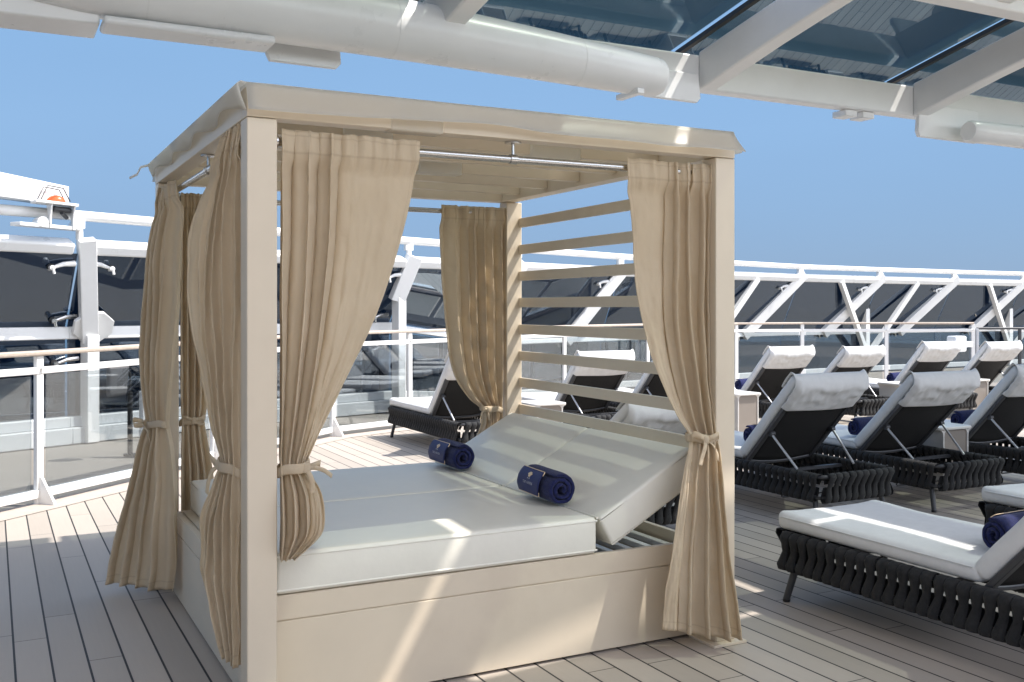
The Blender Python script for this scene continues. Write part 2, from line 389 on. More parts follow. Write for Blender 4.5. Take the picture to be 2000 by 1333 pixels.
# ------------------------------------------------------------------ decks, sea
RAIL = [V(p) for p in [(-9,-3.4,0),(-3.2,2.15,0),(-.44,4.62,0),(1.05,6.02,0),(2.57,7.33,0),(3.65,7.78,0),(5.1,8.5,0),(6.6,9.2,0),(8.62,10.0,0),(10.6,10.2,0),(11.88,9.97,0),(13.2,9.3,0),(14.55,8.6,0)]]
RAIL_END = [V((16.2,7.75,0)), V((30,.5,0))]
SC_PX = [(-480,7.4),(-160,8.9),(154,10.1),(480,11.7),(797,13.4),(1010,15),(1210,16.9),(1388,18.5),(1561,20.3),(1716,21.8),(1861,23.2),(1996,24.5),(2130,26),(2260,27.4)]
SC_T = [at(px, 603, d) for px, d in SC_PX]                       # the screen's top line (z set below)
SC_OUT = V((-.2, .98, 0)).normalized()
SC_LEAN = [.45]*14
SC_B = [t+SC_OUT*l for t, l in zip(SC_T, SC_LEAN)]
hull = [V((-14,-17,0)), V((34,-17,0)), V((34,14.6,0))]+[V((b.x, b.y+.25, 0)) for b in reversed(SC_B)]+[V((-14, 2.0, 0))]
def sheet(name, pts, z, m, thick):
    mb = MB(); n = len(pts)
    mb.add([(p.x, p.y, z) for p in pts]+[(p.x, p.y, z-thick) for p in pts],
           [tuple(range(n)), tuple(range(2*n-1, n-1, -1))]+[(i, (i+1) % n, n+(i+1) % n, n+i) for i in range(n)])
    return tag(mb.build(name, m), kind='structure')
sheet('walkway', hull, -.012, M['walk'], .4)
sheet('deck', [V((-9,-16.9,0)), V((30,-16.9,0))]+list(reversed(RAIL_END))+list(reversed(RAIL)), 0, M['deck'], .008)
def off_line(line, d):
    out = []
    for i, p in enumerate(line):
        t = (line[min(i+1, len(line)-1)]-line[max(i-1, 0)]).normalized()
        out.append(p+V((t.y, -t.x, 0))*d)
    return out
RL = RAIL+RAIL_END
a_, b_ = off_line(RL, -.06), off_line(RL, .24)
mb = MB(); n_ = len(RL)
mb.add([(p.x, p.y, .004) for p in a_]+[(p.x, p.y, .004) for p in b_], [(i, i+1, n_+i+1, n_+i) for i in range(n_-1)])
tag(mb.build('deck_margin', M['margin']), kind='structure')
mb = MB(); mb.add([(-9000,-9000,-24),(9000,-9000,-24),(9000,30000,-24),(-9000,30000,-24)], [(0,1,2,3)])
tag(mb.build('sea', M['sea']), kind='structure')

# ------------------------------------------------------------------ inner glass railing
rail = empty('glass_railing', RAIL[2]); tag(rail, 'long glass railing with pale wooden handrail curving round the edge of the planked deck', 'railing')
def rz(i): return [1.06,1.07,1.08,1.10,1.125,1.13,1.135,1.14,1.14,1.14,1.14,1.14,1.14][i]
hp = [V((p.x, p.y, rz(i))) for i, p in enumerate(RAIL)]
mb = MB()
for i in range(len(hp)-1):
    for k in range(1):
        mb.bar(hp[i]-(hp[i+1]-hp[i]).normalized()*.01, hp[i+1]+(hp[i+1]-hp[i]).normalized()*.01, .075, .036)
mb.build('handrail', M['handrail'], rail, bevel=.012, seg=3)
mb1, mb2 = MB(), MB()
for i in range(len(hp)-1):
    t = (RAIL[i+1]-RAIL[i]).normalized()
    mb1.bar(hp[i]-V((0,0,.125)), hp[i+1]-V((0,0,.125)), .045, .05)
    p, q = RAIL[i]+V((0,0,.075)), RAIL[i+1]+V((0,0,.075)); mb2.bar(p, q, .05, .06)
mb1.build('top_bar', M['white'], rail, bevel=.006); mb2.build('bottom_bar', M['white'], rail, bevel=.006)
for i in range(len(hp)-1):
    p, q = RAIL[i], RAIL[i+1]; t = (q-p).normalized(); nrm = V((t.y, -t.x, 0))
    z0, z1 = .11, min(rz(i), rz(i+1))-.155
    a = p+t*.07+nrm*.006; b = q-t*.07+nrm*.006; c = q-t*.07-nrm*.006; d = p+t*.07-nrm*.006
    pane = MB(); pane.hexa([V((v.x, v.y, z0)) for v in (a, b, c, d)], [V((v.x, v.y, z1)) for v in (a, b, c, d)])
    pane.build('glass_pane', M['rail_glass'], rail)
def rail_post(p, t, h, m, nm='post', flare=True):
    n = V((t.y, -t.x, 0)); mb = MB()
    mb.bar(p+V((0,0,.0)), p+V((0,0,h)), .034, .062, up=t)
    if flare:   # triangular foot on the deck side
        e = n
        mb.prism([(-.031,.0),(.15,.0),(.15,.02),(.031,.20),(-.031,.20)], p-t*.012, e, V((0,0,1)), t*.024)
    mb.tube([p+n*.018+V((0,0,h-.09)), p+n*.042+V((0,0,h-.09))], .012, 10)
    return mb.build(nm, m, rail, bevel=.003)
for i in range(1, len(RAIL)):
    t = (RAIL[min(i+1, len(RAIL)-1)]-RAIL[i-1]).normalized()
    rail_post(RAIL[i]+V((0,0,.0)), t, rz(i)-.02, M['white'])
# dark gate after the end of the wooden rail
gate = empty('rail_gate', RAIL[-1]); tag(gate, 'dark metal gate section standing right after the end of the wooden handrail', 'gate')
g0, g1 = RAIL[-1]+(RAIL_END[0]-RAIL[-1]).normalized()*.07, RAIL_END[0]
gt = (g1-g0).normalized()
mb = MB(); mb.tube([g0+V((0,0,1.05)), g1+V((0,0,1.05))], .022, 10); mb.build('top_rail', M['charcoal'], gate)
for f in (0.0, .42, 1.0):
    mb = MB(); p = g0.lerp(g1, f); mb.bar(p, p+V((0,0,1.05)), .045, .045, up=gt); mb.build('post', M['charcoal'] if f else M['alu'], gate, bevel=.004)
mb = MB(); q = gt*.06; nn = V((gt.y,-gt.x,0))*.005
mb.hexa([g0+q+nn+V((0,0,.1)), g1-q+nn+V((0,0,.1)), g1-q-nn+V((0,0,.1)), g0+q-nn+V((0,0,.1))], [g0+q+nn+V((0,0,.98)), g1-q+nn+V((0,0,.98)), g1-q-nn+V((0,0,.98)), g0+q-nn+V((0,0,.98))])
mb.build('glass_pane', M['rail_glass'], gate)

# ------------------------------------------------------------------ outer wind screen
ws = empty('wind_screen', SC_B[2]); tag(ws, 'tall white framed wind screen of dark tinted panes running along the ship side', 'wind screen')
Z_BEAM0, Z_BEAM1, Z_MID0, Z_MID1, Z_KERB = 1.95, 2.09, 1.08, 1.21, .27
def zm0(i): return 1.08 if i < 5 else .84
def zm1(i): return 1.21 if i < 5 else .92
def kz(i): return .27 if i < 5 else .12
def zt(i): return lerp(2.33, 2.24, min(1, max(0, (i-2)/6)))       # top rail height
N = len(SC_T)
e_ = [(SC_T[min(i+1, N-1)]-SC_T[max(i-1, 0)]).normalized() for i in range(N)]
for e in e_: e.z = 0
def zz(p, z): return V((p.x, p.y, z))
mb = MB(); mb.tube([zz(SC_T[i]-SC_OUT*.02, zt(i)) for i in range(N)], .052, 14); mb.build('top_rail', M['white'], ws)
mb = MB()
for i in range(N-1):
    d = (SC_T[i+1]-SC_T[i]).normalized()
    mb.bar(zz(SC_T[i], (Z_BEAM0+Z_BEAM1)/2)+d*.08, zz(SC_T[i+1], (Z_BEAM0+Z_BEAM1)/2)-d*.08, .17, Z_BEAM1-Z_BEAM0-.02, up=V((0,0,.85))-SC_OUT*.45)
mb.build('top_beam', M['white'], ws, bevel=.025, seg=3)
mb = MB()
for i in range(N-1): mb.bar(zz(SC_B[i], (zm0(i)+zm1(i))/2), zz(SC_B[i+1], (zm0(i+1)+zm1(i+1))/2), .14, zm1(i+1)-zm0(i+1))
mb.build('mid_beam', M['white'], ws, bevel=.012)
mb = MB()
for i in range(N-1):
    if i < 4: mb.bar(zz(SC_B[i]-SC_OUT*.02, .08), zz(SC_B[i+1]-SC_OUT*.02, .08), .24, .17)
    mb.bar(zz(SC_B[i], kz(i)-.05), zz(SC_B[i+1], kz(i+1)-.05), .16, .11)
mb.build('kerb', M['kerb'], ws, bevel=.01)
RUN = [-.22,-.22,-.22,-.2,.05,.8,1.0,1.2,1.3,1.35,1.4,1.4,1.4,1.4]
for i in range(N):
    top = zz(SC_T[i], Z_BEAM1+.005); e = e_[i]
    mb = MB(); mb.tube([zz(SC_T[i]-SC_OUT*.02, Z_BEAM1), zz(SC_T[i]-SC_OUT*.02, zt(i)-.02)], .036, 12)
    mb.box(SC_T[i].x-.055, SC_T[i].y-.06, zt(i)-.13, SC_T[i].x+.055, SC_T[i].y+.02, zt(i)-.04)
    mb.build('rail_stub', M['white'], ws, bevel=.004)
    # raking beam
    foot = SC_B[i]-e*RUN[i]-SC_OUT*.1
    zf = (1.06 if i < 4 else .86) if i != 4 else 1.5
    mb = MB(); head = top-SC_OUT*.07+e*.06
    mb.bar(head, zz(foot if i != 4 else SC_B[i].lerp(SC_T[i],.45)-SC_OUT*.1-e*.1, zf), .17 if i < 4 else .21, .11, up=SC_OUT)
    mb.build('raking_beam', M['white_beam'], ws, bevel=.008)
    if i < 5 or i % 2 == 1:
        mb = MB(); q_ = SC_B[i]-SC_OUT*(.13 if i != 4 else .3)-(e*RUN[i] if i < 5 else e*0); mb.bar(zz(q_, 0), zz(q_, 1.55 if i >= 4 else 1.12), .15, .13, up=e)
        mb.build('post', M['white_beam'], ws, bevel=.006)
    if i < 4:   # octagonal gusset where the beam meets the post
        mb = MB(); r1 = .225
        o8 = [(r1*1.05*math.cos(k*math.pi/4+math.pi/8), r1*.86*math.sin(k*math.pi/4+math.pi/8)) for k in range(8)]
        tl_ = (zz(SC_T[i], 1.95)-zz(SC_B[i], 1.2)).normalized(); mb.prism(o8, zz(SC_B[i]-SC_OUT*.12-e*(RUN[i]-.03), 1.22), e, tl_, e.cross(tl_)*.045)
        mb.build('gusset_plate', M['white_beam'], ws, bevel=.006)
    # panes
    if i < N-1:
        g = .012; d = (SC_T[i+1]-SC_T[i]).normalized()
        a, b, c, dd = zz(SC_B[i]+d*g, zm1(i)), zz(SC_B[i+1]-d*g, zm1(i+1)), zz(SC_T[i+1]-d*g, Z_BEAM0), zz(SC_T[i]+d*g, Z_BEAM0)
        th = SC_OUT*.012
        mb = MB(); mb.hexa([a, b, b+th, a+th], [dd, c, c+th, dd+th]); mb.build('upper_pane', M['screen_glass'], ws)
        a, b = zz(SC_B[i]+d*g, kz(i)), zz(SC_B[i+1]-d*g, kz(i+1)); c, dd = zz(SC_B[i+1]-d*g, zm0(i+1)), zz(SC_B[i]+d*g, zm0(i))
        mb = MB(); mb.hexa([a, b, b+th, a+th], [dd, c, c+th, dd+th]); mb.build('lower_pane', M['screen_glass'], ws)
    # struts of the V braces
    if i >= 6 and i < N-1:
        j = i if i % 2 == 1 else i+1
        sgn = 1 if j == i else -1
        base = zz(SC_B[j]-SC_OUT*.2+e*.12*sgn, .5) if j < N else None
        if base is not None:
            tm = zz(SC_T[i].lerp(SC_T[i+1], .48), Z_BEAM0+.02)-SC_OUT*.05
            mb = MB(); mb.bar(base, tm, .11, .09, up=SC_OUT); mb.build('brace', M['white'], ws, bevel=.005)
    # pane clamps on short arms
    for zc, s_, f_ in ((1.83, -1, .82), (1.30, -1, .1), (.86, -1, 0), (1.84, 1, .8)):
        if s_ == 1 and i != 2: continue
        base = SC_T[i].lerp(SC_B[i], 1-f_)-SC_OUT*.06
        run = RUN[i]*(2.05-zc)/.95 if zc > 1.1 else RUN[i]*.95
        p0 = zz(base-e*(run*.9), zc+.02)+e*s_*.08; p1 = p0+e*s_*.24-V((0,0,.05))
        mb = MB(); mb.tube([p0, p0.lerp(p1, .5)+V((0,0,.015)), p1], [.03,.024,.014], 8)
        mb.tube([p1+SC_OUT*.07, p1-SC_OUT*.04], .026, 10); mb.tube([p1-SC_OUT*.04, p1-SC_OUT*.04-V((0,0,.06))+e*.015], .014, 8)
        mb.build('pane_clamp', M['steel'] if zc < 1.7 else M['white'], ws)
        mb = MB(); mb.tube([p1+SC_OUT*.075+V((0,0,.01)), p1+SC_OUT*.03+V((0,0,.01))], .034, 10); mb.build('clamp_pad', M['black'], ws)

# trolley riding on the top rail, far left
e = e_[1].copy(); ctr = at(70, 410, 9.85); ctr = zz(ctr, 0)
tr = empty('rail_trolley', ctr); tag(tr, 'white service trolley with an orange beacon riding on the top rail of the wind screen', 'trolley')
zr = 2.33; inn = -SC_OUT
rl = SC_T[1].lerp(SC_T[2], .72)
def tp(a, b, z): return zz(rl-SC_OUT*.02+e*a+inn*b, z)
mb = MB(); mb.hexa([tp(-1.6,.10,2.45), tp(.33,.10,2.42), tp(.33,-.12,2.42), tp(-1.6,-.12,2.45)], [tp(-1.6,.10,2.73), tp(.33,.10,2.61), tp(.33,-.12,2.61), tp(-1.6,-.12,2.73)])
mb.build('housing', M['white'], tr, bevel=.006)
mb = MB(); mb.hexa([tp(-.12,.30,2.40), tp(.38,.30,2.40), tp(.38,.08,2.40), tp(-.12,.08,2.40)], [tp(-.12,.30,2.425), tp(.38,.30,2.425), tp(.38,.08,2.425), tp(-.12,.08,2.425)])
mb.build('shelf', M['white'], tr, bevel=.003)
for a0 in (.06, .33):
    mb = MB(); mb.prism([(-.08,.10),(.10,.10),(.06,-.02),(.05,-.13),(-.02,-.13),(-.03,-.02)], tp(a0,.18,2.30), inn*1.0, V((0,0,1)), e*.02); mb.build('side_plate', M['white'], tr, bevel=.003)
mb = MB(); mb.bar(tp(-.3,.14,2.19), tp(.42,.14,2.19), .14, .035); mb.build('lower_plate', M['white'], tr, bevel=.004)
for a0 in (-.02, .41):
    mb = MB(); mb.tube([tp(a0,.24,2.225), tp(a0,.03,2.225)], .05, 14); mb.build('roller', M['white'], tr)
mb = MB(); mb.tube([tp(.1,.2,2.36), tp(.3,.2,2.36)], .03, 10); mb.tube([tp(.2,.22,2.33), tp(.28,.16,2.29)], .02, 8); mb.build('motor', M['charcoal'], tr)
bc = tp(.14,.2,2.43)
mb = MB(); P = []
for k in range(7):
    a = k/6*math.pi/2; P.append([bc+V((math.cos(t)*.085*math.cos(a), math.sin(t)*.06*math.cos(a), .065*math.sin(a))) for t in [q*2*math.pi/16 for q in range(17)]])
mb.grid(P); mb.build('beacon', M['orange'], tr)
mb = MB()
for b0 in (.13, .28):
    mb.tube([tp(-.06,b0,2.425), tp(0.02,b0,2.57), tp(.20,b0,2.56), tp(.28,b0,2.44)], .006, 6)
mb.build('beacon_guard', M['charcoal'], tr)
mb = MB(); mb.box(*[0]*6) if False else mb.tube([tp(-.62,.12,2.385), tp(-.5,.12,2.36)], .035, 8); mb.build('cable_gland', M['charcoal'], tr)

# loudspeaker and cable duct behind the left railing
sp = at(229, 745, 9.35); sp = zz(sp, 0)
spk = empty('outdoor_speaker', sp); tag(spk, 'dark grey outdoor speaker on a black pole behind the left glass railing', 'speaker')
ea = e_[2]
o_ = zz(sp, .73)
mb = rbox(-.105,-.05,-.145,.105,.05,.145,r=.03,n=4,div=4)
for i in range(len(mb.v)):
    q = mb.v[i]; tw = 1-.12*max(0, -q.z/.145)
    mb.v[i] = o_+ea*(q.x*tw+q.z*.05)+SC_OUT*q.y+V((0,0,q.z+q.x*.08))
weld(mb.build('cabinet', M['speaker'], spk))
pb = sp+ea*.16+SC_OUT*.08
mb = MB(); mb.tube([zz(pb,.02), zz(pb,.60)], .024, 12); mb.tube([zz(pb,.60), zz(pb,.80)], .010, 8); mb.tube([zz(pb,0), zz(pb,.02)], .06, 14); mb.build('pole', M['black'], spk)
mb = MB(); mb.tube([zz(pb,.78), zz(pb-ea*.04,.815), zz(pb-ea*.1,.80), zz(pb-ea*.12,.74)], .012, 8); mb.build('bracket', M['black'], spk)
du = zz(at(281, 800, 9.5), 0)
duct = empty('cable_duct', du); tag(duct, 'narrow white cable duct with two pale cables between railing and hanging curtain', 'cable duct')
mb = MB(); mb.bar(zz(du,0), zz(du,.62), .07, .06, up=ea); mb.build('duct_cover', M['white'], duct, bevel=.005)
mb = MB()
for s_ in (0, 1): mb.tube([zz(du+ea*.01,.62), zz(du-ea*(.03-.01*s_),.70), zz(du-ea*(.045-.03*s_),.735), zz(du+ea*(.03+.02*s_),.69-.02*s_)], .007, 8)
mb.build('cable', M['white'], duct)
# white box on a stand behind the rear loungers
bxp = zz(at(1871, 668, 13.9), 0)
bx = empty('white_cabinet', bxp); tag(bx, 'small white wall cabinet on a slim stand beside the end of the wooden handrail', 'cabinet')
mb = MB(); mb.box(bxp.x-.13, bxp.y-.07, .80, bxp.x+.1, bxp.y+.09, 1.02); mb.build('box', M['white'], bx, bevel=.025, seg=3)
mb = MB(); mb.bar(bxp+V((.08,0,0)), bxp+V((.08,0,.85)), .05, .05); mb.bar(bxp+V((.08,0,.9)), bxp+V((.30,.02,.9)), .05, .08); mb.build('stand', M['white'], bx, bevel=.004)

# deckhouse that the canopy leans on (behind the photographer; it shows in the panes' reflections)
dh = empty('deckhouse', V((4,-11,0))); tag(dh, 'white deckhouse wall with dark windows under the high end of the glass canopy', 'building')
mb = MB(); mb.box(-14,-11.8,0,30,-11.0,.22); mb.box(-14,-11.8,2.9,30,-11.0,3.3); mb.build('wall', M['house'], dh)
for k in range(15):
    x = -14+k*2.93
    mb = MB(); mb.box(x,-11.8,.22,x+.18,-11.0,2.9); mb.build('pillar', M['house'], dh)
    mb = MB(); mb.box(x+.18,-11.4,.22,x+2.93,-11.2,2.9); mb.build('window', M['house_glass'], dh)

# ------------------------------------------------------------------ glass canopy overhead
YF, RX, RZ = 2.22, .111, .272                       # fascia line; ribs climb towards the viewer
RDIR = V((RX, -1, RZ))
cn = empty('glass_canopy', V((3.55, YF, 2.9))); tag(cn, 'white steel canopy roofed with blue tinted glass panels above the deck', 'canopy')
SP = 2.0925
XS = [3.57+SP*k for k in range(-5, 9)]              # ribs of the front row
XR = [2.545+SP*k for k in range(-5, 9)]             # ribs of the rows behind, staggered by half a bay
YM, YB, ZG = .9, -3.3, 3.27
def pp(x, y, dz=0): return V((x+RX*(YF-y), y, ZG+RZ*(YF-y)+dz))
def yg(x): return -1.09+.106*(x-3.29)                # slot between the second and third row
mb = MB(); mb.box(XS[0]-.8, YF, 2.908, XS[-1]+.8, YF+.12, 3.143); mb.build('fascia', M['white_beam'], cn, bevel=.014)
def rib(x, ya, yb, deep=True):
    mb = MB()
    def sec(p, h0, h1): return [p+V((-.066,0,-h0)), p+V((.066,0,-h0)), p+V((.066,0,h1)), p+V((-.066,0,h1))]
    a, b = pp(x+.068, ya, -.235), pp(x+.068, yb, -.235); m0 = a.lerp(b, .5)
    s0, s1, s2 = sec(a, .135 if deep else .11, .128), sec(m0, .112, .128), sec(b, .11, .128)
    mb.add(s0+s1+s2, [(0,1,2,3)]+[(k, (k+1) % 4, 4+(k+1) % 4, 4+k) for k in range(4)]+[(4+k, 4+(k+1) % 4, 8+(k+1) % 4, 8+k) for k in range(4)]+[(11,10,9,8)])
    return mb.build('rib', M['white_beam'], cn, bevel=.012)
for x in XS: rib(x, YF, YM+.07)
for x in XR: rib(x, YM-.07, YB, False)
mb = MB(); a, b = pp(XS[0]-.8, YM, -.24), pp(XS[-1]+.8, YM, -.24); mb.bar(a, b, .14, .25); mb.build('cross_beam', M['white_beam'], cn, bevel=.012)
mb = MB(); a, b = pp(XS[0]-.8, YB-.07, -.24), pp(XS[-1]+.8, YB-.07, -.24); mb.bar(a, b, .14, .25); mb.build('cross_beam', M['white_beam'], cn, bevel=.012)
GAP = .034
def panel_row(xs, ya, yb, slot=None):
    for k in range(len(xs)-1):
        x0, x1 = xs[k]+GAP-.012, xs[k+1]-GAP-.012
        y0a = ya(x0, k) if callable(ya) else ya; y0b = ya(x1, k) if callable(ya) else ya
        y1a = yb(x0, k) if callable(yb) else yb; y1b = yb(x1, k) if callable(yb) else yb
        if xs is XR and x1 < 3:     # solid roof boards on the left
            xb = min(x1+.05, 1.92); mb = MB(); mb.hexa([pp(x0-.06,y0a), pp(xb,y0b), pp(xb,y1b), pp(x0-.06,y1a)], [pp(x0-.06,y0a,.03), pp(xb,y0b,.03), pp(xb,y1b,.03), pp(x0-.06,y1a,.03)])
            mb.build('solid_panel', M['white_beam'], cn)
            if x1 < 1.9: continue
            x0 = 1.93
        if xs is XS and k == 4:     # unseen opening, added so sun reaches the cabana's back post
            yv = 1.62; mb = MB(); mb.hexa([pp(x0,yv), pp(2.66,yv), pp(2.66,y1b), pp(x0,y1a)], [pp(x0,yv,.014), pp(2.66,yv,.014), pp(2.66,y1b,.014), pp(x0,y1a,.014)])
            mb.build('glass_panel', M['canopy_glass'], cn); y1a = y1b = yv+.004
        mb = MB(); mb.hexa([pp(x0,y0a), pp(x1,y0b), pp(x1,y1b), pp(x0,y1a)], [pp(x0,y0a,.014), pp(x1,y0b,.014), pp(x1,y1b,.014), pp(x0,y1a,.014)])
        pn = mb.build('glass_panel', M['canopy_glass'], cn)
        mb = MB(); mb.hexa([pp(x0-.003,y0a,-.01), pp(x0+.036,y0a,-.01), pp(x0+.036,y1a,-.01), pp(x0-.003,y1a,-.01)], [pp(x0-.003,y0a,.022), pp(x0+.036,y0a,.022), pp(x0+.036,y1a,.022), pp(x0-.003,y1a,.022)])
        mb.build('seal', M['black'], pn)
panel_row(XS, YF+.25, YM+.01)
SL = lambda k: .026 if k == 5 else .002             # one slot stands open, over the bed
panel_row(XR, YM-.01, lambda x, k: yg(x)+SL(k))
panel_row(XR, lambda x, k: yg(x)-SL(k), YB)
# hanging plates and tapering roller tubes under the fascia
def TX(x): return 1.5*x+.3718
def TZ(z): return 1.5*z-.7
for x0, x1, zb in ((-1.62,-1.3,2.31), (.126,.431,2.306), (1.79,2.125,2.338), (3.515,4.01,2.295), (5.3,5.65,2.30)):
    x0, x1, zb = TX(x0), TX(x1), TZ(zb)
    mb = MB(); r = .027
    poly = [(x0+.052, 3.0), (x0+.03, zb+.045), (x0+.052, zb), (x1-r, zb-.004), (x1, zb+r), (x1-.018, 3.0)]
    mb.prism(poly, V((0,YF-.042,0)), V((1,0,0)), V((0,0,1)), V((0,.036,0))); mb.build('hanging_plate', M['white'], cn, bevel=.006)
def spindle(y, prof):
    prof = [(TX(a), b*1.5, TZ(c)) for a, b, c in prof]
    mb = MB(); n = 36; pts = []; rs = []; x0, x1 = prof[0][0], prof[-1][0]
    for i in range(n+1):
        x = lerp(x0, x1, i/n); r, z = keyed([(-p[0],)+tuple(p[1:]) for p in prof], -x)
        pts.append(V((x, y, z))); rs.append(r)
    rs = [rs[0]*.84]+rs+[rs[-1]*.88]; pts = [pts[0]-V((.025,0,0))]+pts+[pts[-1]+V((.028,0,0))]
    mb.tube(pts, rs, 44)
    rt_ = mb.build('roller_tube', M['white'], cn, angle=50)
    for f in (.18,.5,.82):
        c_ = pts[int(f*38)]; r_ = rs[int(f*38)]+.0015; ms_ = MB(); ms_.tube([c_-V((.004,0,0)), c_+V((.004,0,0))], r_, 44); ms_.build('weld_seam', M['white_beam'], rt_)
YT = YF-.20
spindle(YT, [(-.62,.085,2.47),(-.45,.100,2.466),(.05,.112,2.462),(.6,.113,2.453),(1.2,.102,2.428),(1.69,.088,2.400),(1.80,.082,2.396)])
spindle(YT, [(3.80,.057,2.325),(4.4,.062,2.328),(5.4,.075,2.33),(6.6,.06,2.33)])
mb = MB(); mb.box(TX(-.42), YF-.30, TZ(2.322), TX(.14), YF-.08, TZ(2.352)); mb.build('gutter', M['white'], cn, bevel=.018, seg=3)
mb = MB(); mb.box(-5, YF-.20, 2.80, TX(-.425), YF+.10, 2.907); mb.build('drip_trough', M['white'], cn, bevel=.01)
for x in (1.66,):
    mb = MB(); mb.box(TX(x), YF-.30, TZ(2.302 if x < 2 else 2.262), TX(x+.035), YF-.05, TZ(2.325 if x < 2 else 2.40)); mb.build('tube_bearer', M['white'], cn, bevel=.006)
for x in (3.08, 3.2):
    mb = MB(); mb.box(TX(x), YF+.04, 2.858, TX(x+.08), YF+.18, 2.907); mb.build('lamp_box', M['white'], cn, bevel=.006)

# ------------------------------------------------------------------ cabana
cb = empty('cabana', V((0,0,0))); tag(cb, 'cream four poster cabana daybed with white roof cover and slatted head end', 'cabana')
HB = 2.03
PW = .10
posts = [(0,0),(1.932,0),(0,1.965),(1.962,1.965)]
for x, y in posts:
    mb = MB(); mb.box(x, y, .012, x+PW, y+PW-.004, HB-.002); po = mb.build('post', M['cream'], cb, bevel=.004)
    mb = MB(); mb.box(x-.035, y-.035, 0, x+PW+.035, y+PW+.035, .012); mb.build('base_plate', M['cream'], po, bevel=.002)
X1, Y1 = 2.032, 2.065
mb = MB(); mb.box(0,0,HB,X1,.075,HB+.10); mb.build('front_beam', M['cream'], cb, bevel=.003)
mb = MB(); mb.box(0,Y1-.075,HB,X1,Y1,HB+.10); mb.build('back_beam', M['cream'], cb, bevel=.003)
mb = MB(); mb.box(0,.0765,HB+.001,.075,Y1-.0765,HB+.099); mb.build('side_beam', M['cream'], cb, bevel=.003)
mb = MB(); mb.box(X1-.09,.0765,HB+.001,X1,Y1-.0765,HB+.099); mb.build('side_beam', M['cream'], cb, bevel=.003)
for y in (.42, .76, 1.10, 1.44, 1.76):
    mb = MB(); mb.box(.076, y, HB+.022, X1-.091, y+.045, HB+.097); jo = mb.build('joist', M['cream'], cb, bevel=.003)
# fabric straps wrapped round the beams
for x0, x1, y0, y1, zb, zt_ in ((.46,.66,.40,.487,HB+.008,HB+.098), (1.05,1.27,1.085,1.16,HB+.010,HB+.098), (.50,.70,-.004,.079,HB-.004,HB+.06), (1.28,1.52,.40,.487,HB+.008,HB+.098)):
    mb = MB(); mb.box(x0,y0,zb,x1,y1,zt_); mb.build('roof_strap', M['roof_vinyl'], cb, bevel=.006)
# roof cover: slack sheet with wavy valances
def wv(s, seed): return noise.noise(V((s*2.1, seed, 0)))*.6+noise.noise(V((s*5.3, seed+9, 0)))*.4
mb = MB(); ZR = HB+.106; ov = .018
top = []
for i in range(25):
    x = lerp(-.006, X1-.022, i/24)
    top.append([V((x, lerp(-ov, Y1+ov, j/24), ZR+.012*math.sin(math.pi*i/24)*math.sin(math.pi*j/24)+.004*wv(x+j*.3, 3))) for j in range(25)])
mb.grid(top)
F = []
for i in range(61):
    s = i/60; x = lerp(-.006, X1-.022, s)
    edge = .004*math.exp(-(s/.02)**2)
    drop = .088+.010*wv(x*1.1, 1.3)-.030*smooth((s-.0)/.012)*0-.016*math.exp(-((s-.42)/.13)**2)
    out_ = .034+.016*wv(x, 7.7)+.02*s
    col_ = []
    for j in range(7):
        t = j/6
        col_.append(V((x+.016*t*max(0, (s-.94)/.06), -ov-out_*(t**1.4), ZR-drop*t)))
    F.append(col_)
mb.grid(F)
G = []
for i in range(101):
    s = i/100; y = lerp(-ov, Y1+ov, s)
    w_ = .5+.5*math.cos(2*math.pi*(s*4.1-.05))          # the hem swings in and out along the beam
    drop = .050+.020*w_+.012*wv(y, 4.1)+.02*math.exp(-(s/.03)**2)
    xin = .004+.030*w_+.008*wv(y*1.3, 2.2)
    prof = [(-.006,0),(-.024,.003),(-.034,-.004),(-.034+xin*.25,-drop*.45),(-.034+xin*.6,-drop*.8),(-.034+xin*.8,-drop)]
    G.append([V((px_, y, ZR+dz_)) for px_, dz_ in prof])
mb.grid(G)
H = []
for i in range(41):
    y = lerp(-ov, Y1+ov, i/40); d = .08+.012*wv(y, 5.5)
    H.append([V((X1-.022+(.045+.012*wv(y, 8))*(j/4)**1.3, y, ZR-d*j/4)) for j in range(5)])
mb.grid(H)
K = []
for i in range(41):
    x = lerp(-.006, X1-.022, i/40); d = .08+.012*wv(x, 15.5)
    K.append([V((x, Y1+ov+.04*(j/4)**1.3, ZR-d*j/4)) for j in range(5)])
mb.grid(K)
rc = mb.build('roof_cover', M['roof_vinyl'], cb, angle=60, solid=.003)
# loose corner strap at the back left
mb = MB(); mb.ribbon([V((-.02,Y1-.02,HB+.10)), V((-.07,Y1+.0,HB+.085)), V((-.085,Y1+.02,HB+.05)), V((-.12,Y1+.03,HB+.03))], V((0,.02,.012))); mb.build('loose_strap', M['roof_vinyl'], cb, solid=.003)
# slatted head end
for k in range(9):
    zt_ = 1.934-.1575*k
    mb = MB()
    a, b = V((2.012, .0965, 0)), V((2.042, 1.9645, 0))
    mb.hexa([a+V((0,0,zt_-.055)), a+V((.018,0,zt_-.055)), b+V((.018,0,zt_-.055)), b+V((0,0,zt_-.055))], [a+V((0,0,zt_)), a+V((.018,0,zt_)), b+V((.018,0,zt_)), b+V((0,0,zt_))])
    mb.build('slat', M['cream'], cb, bevel=.002)
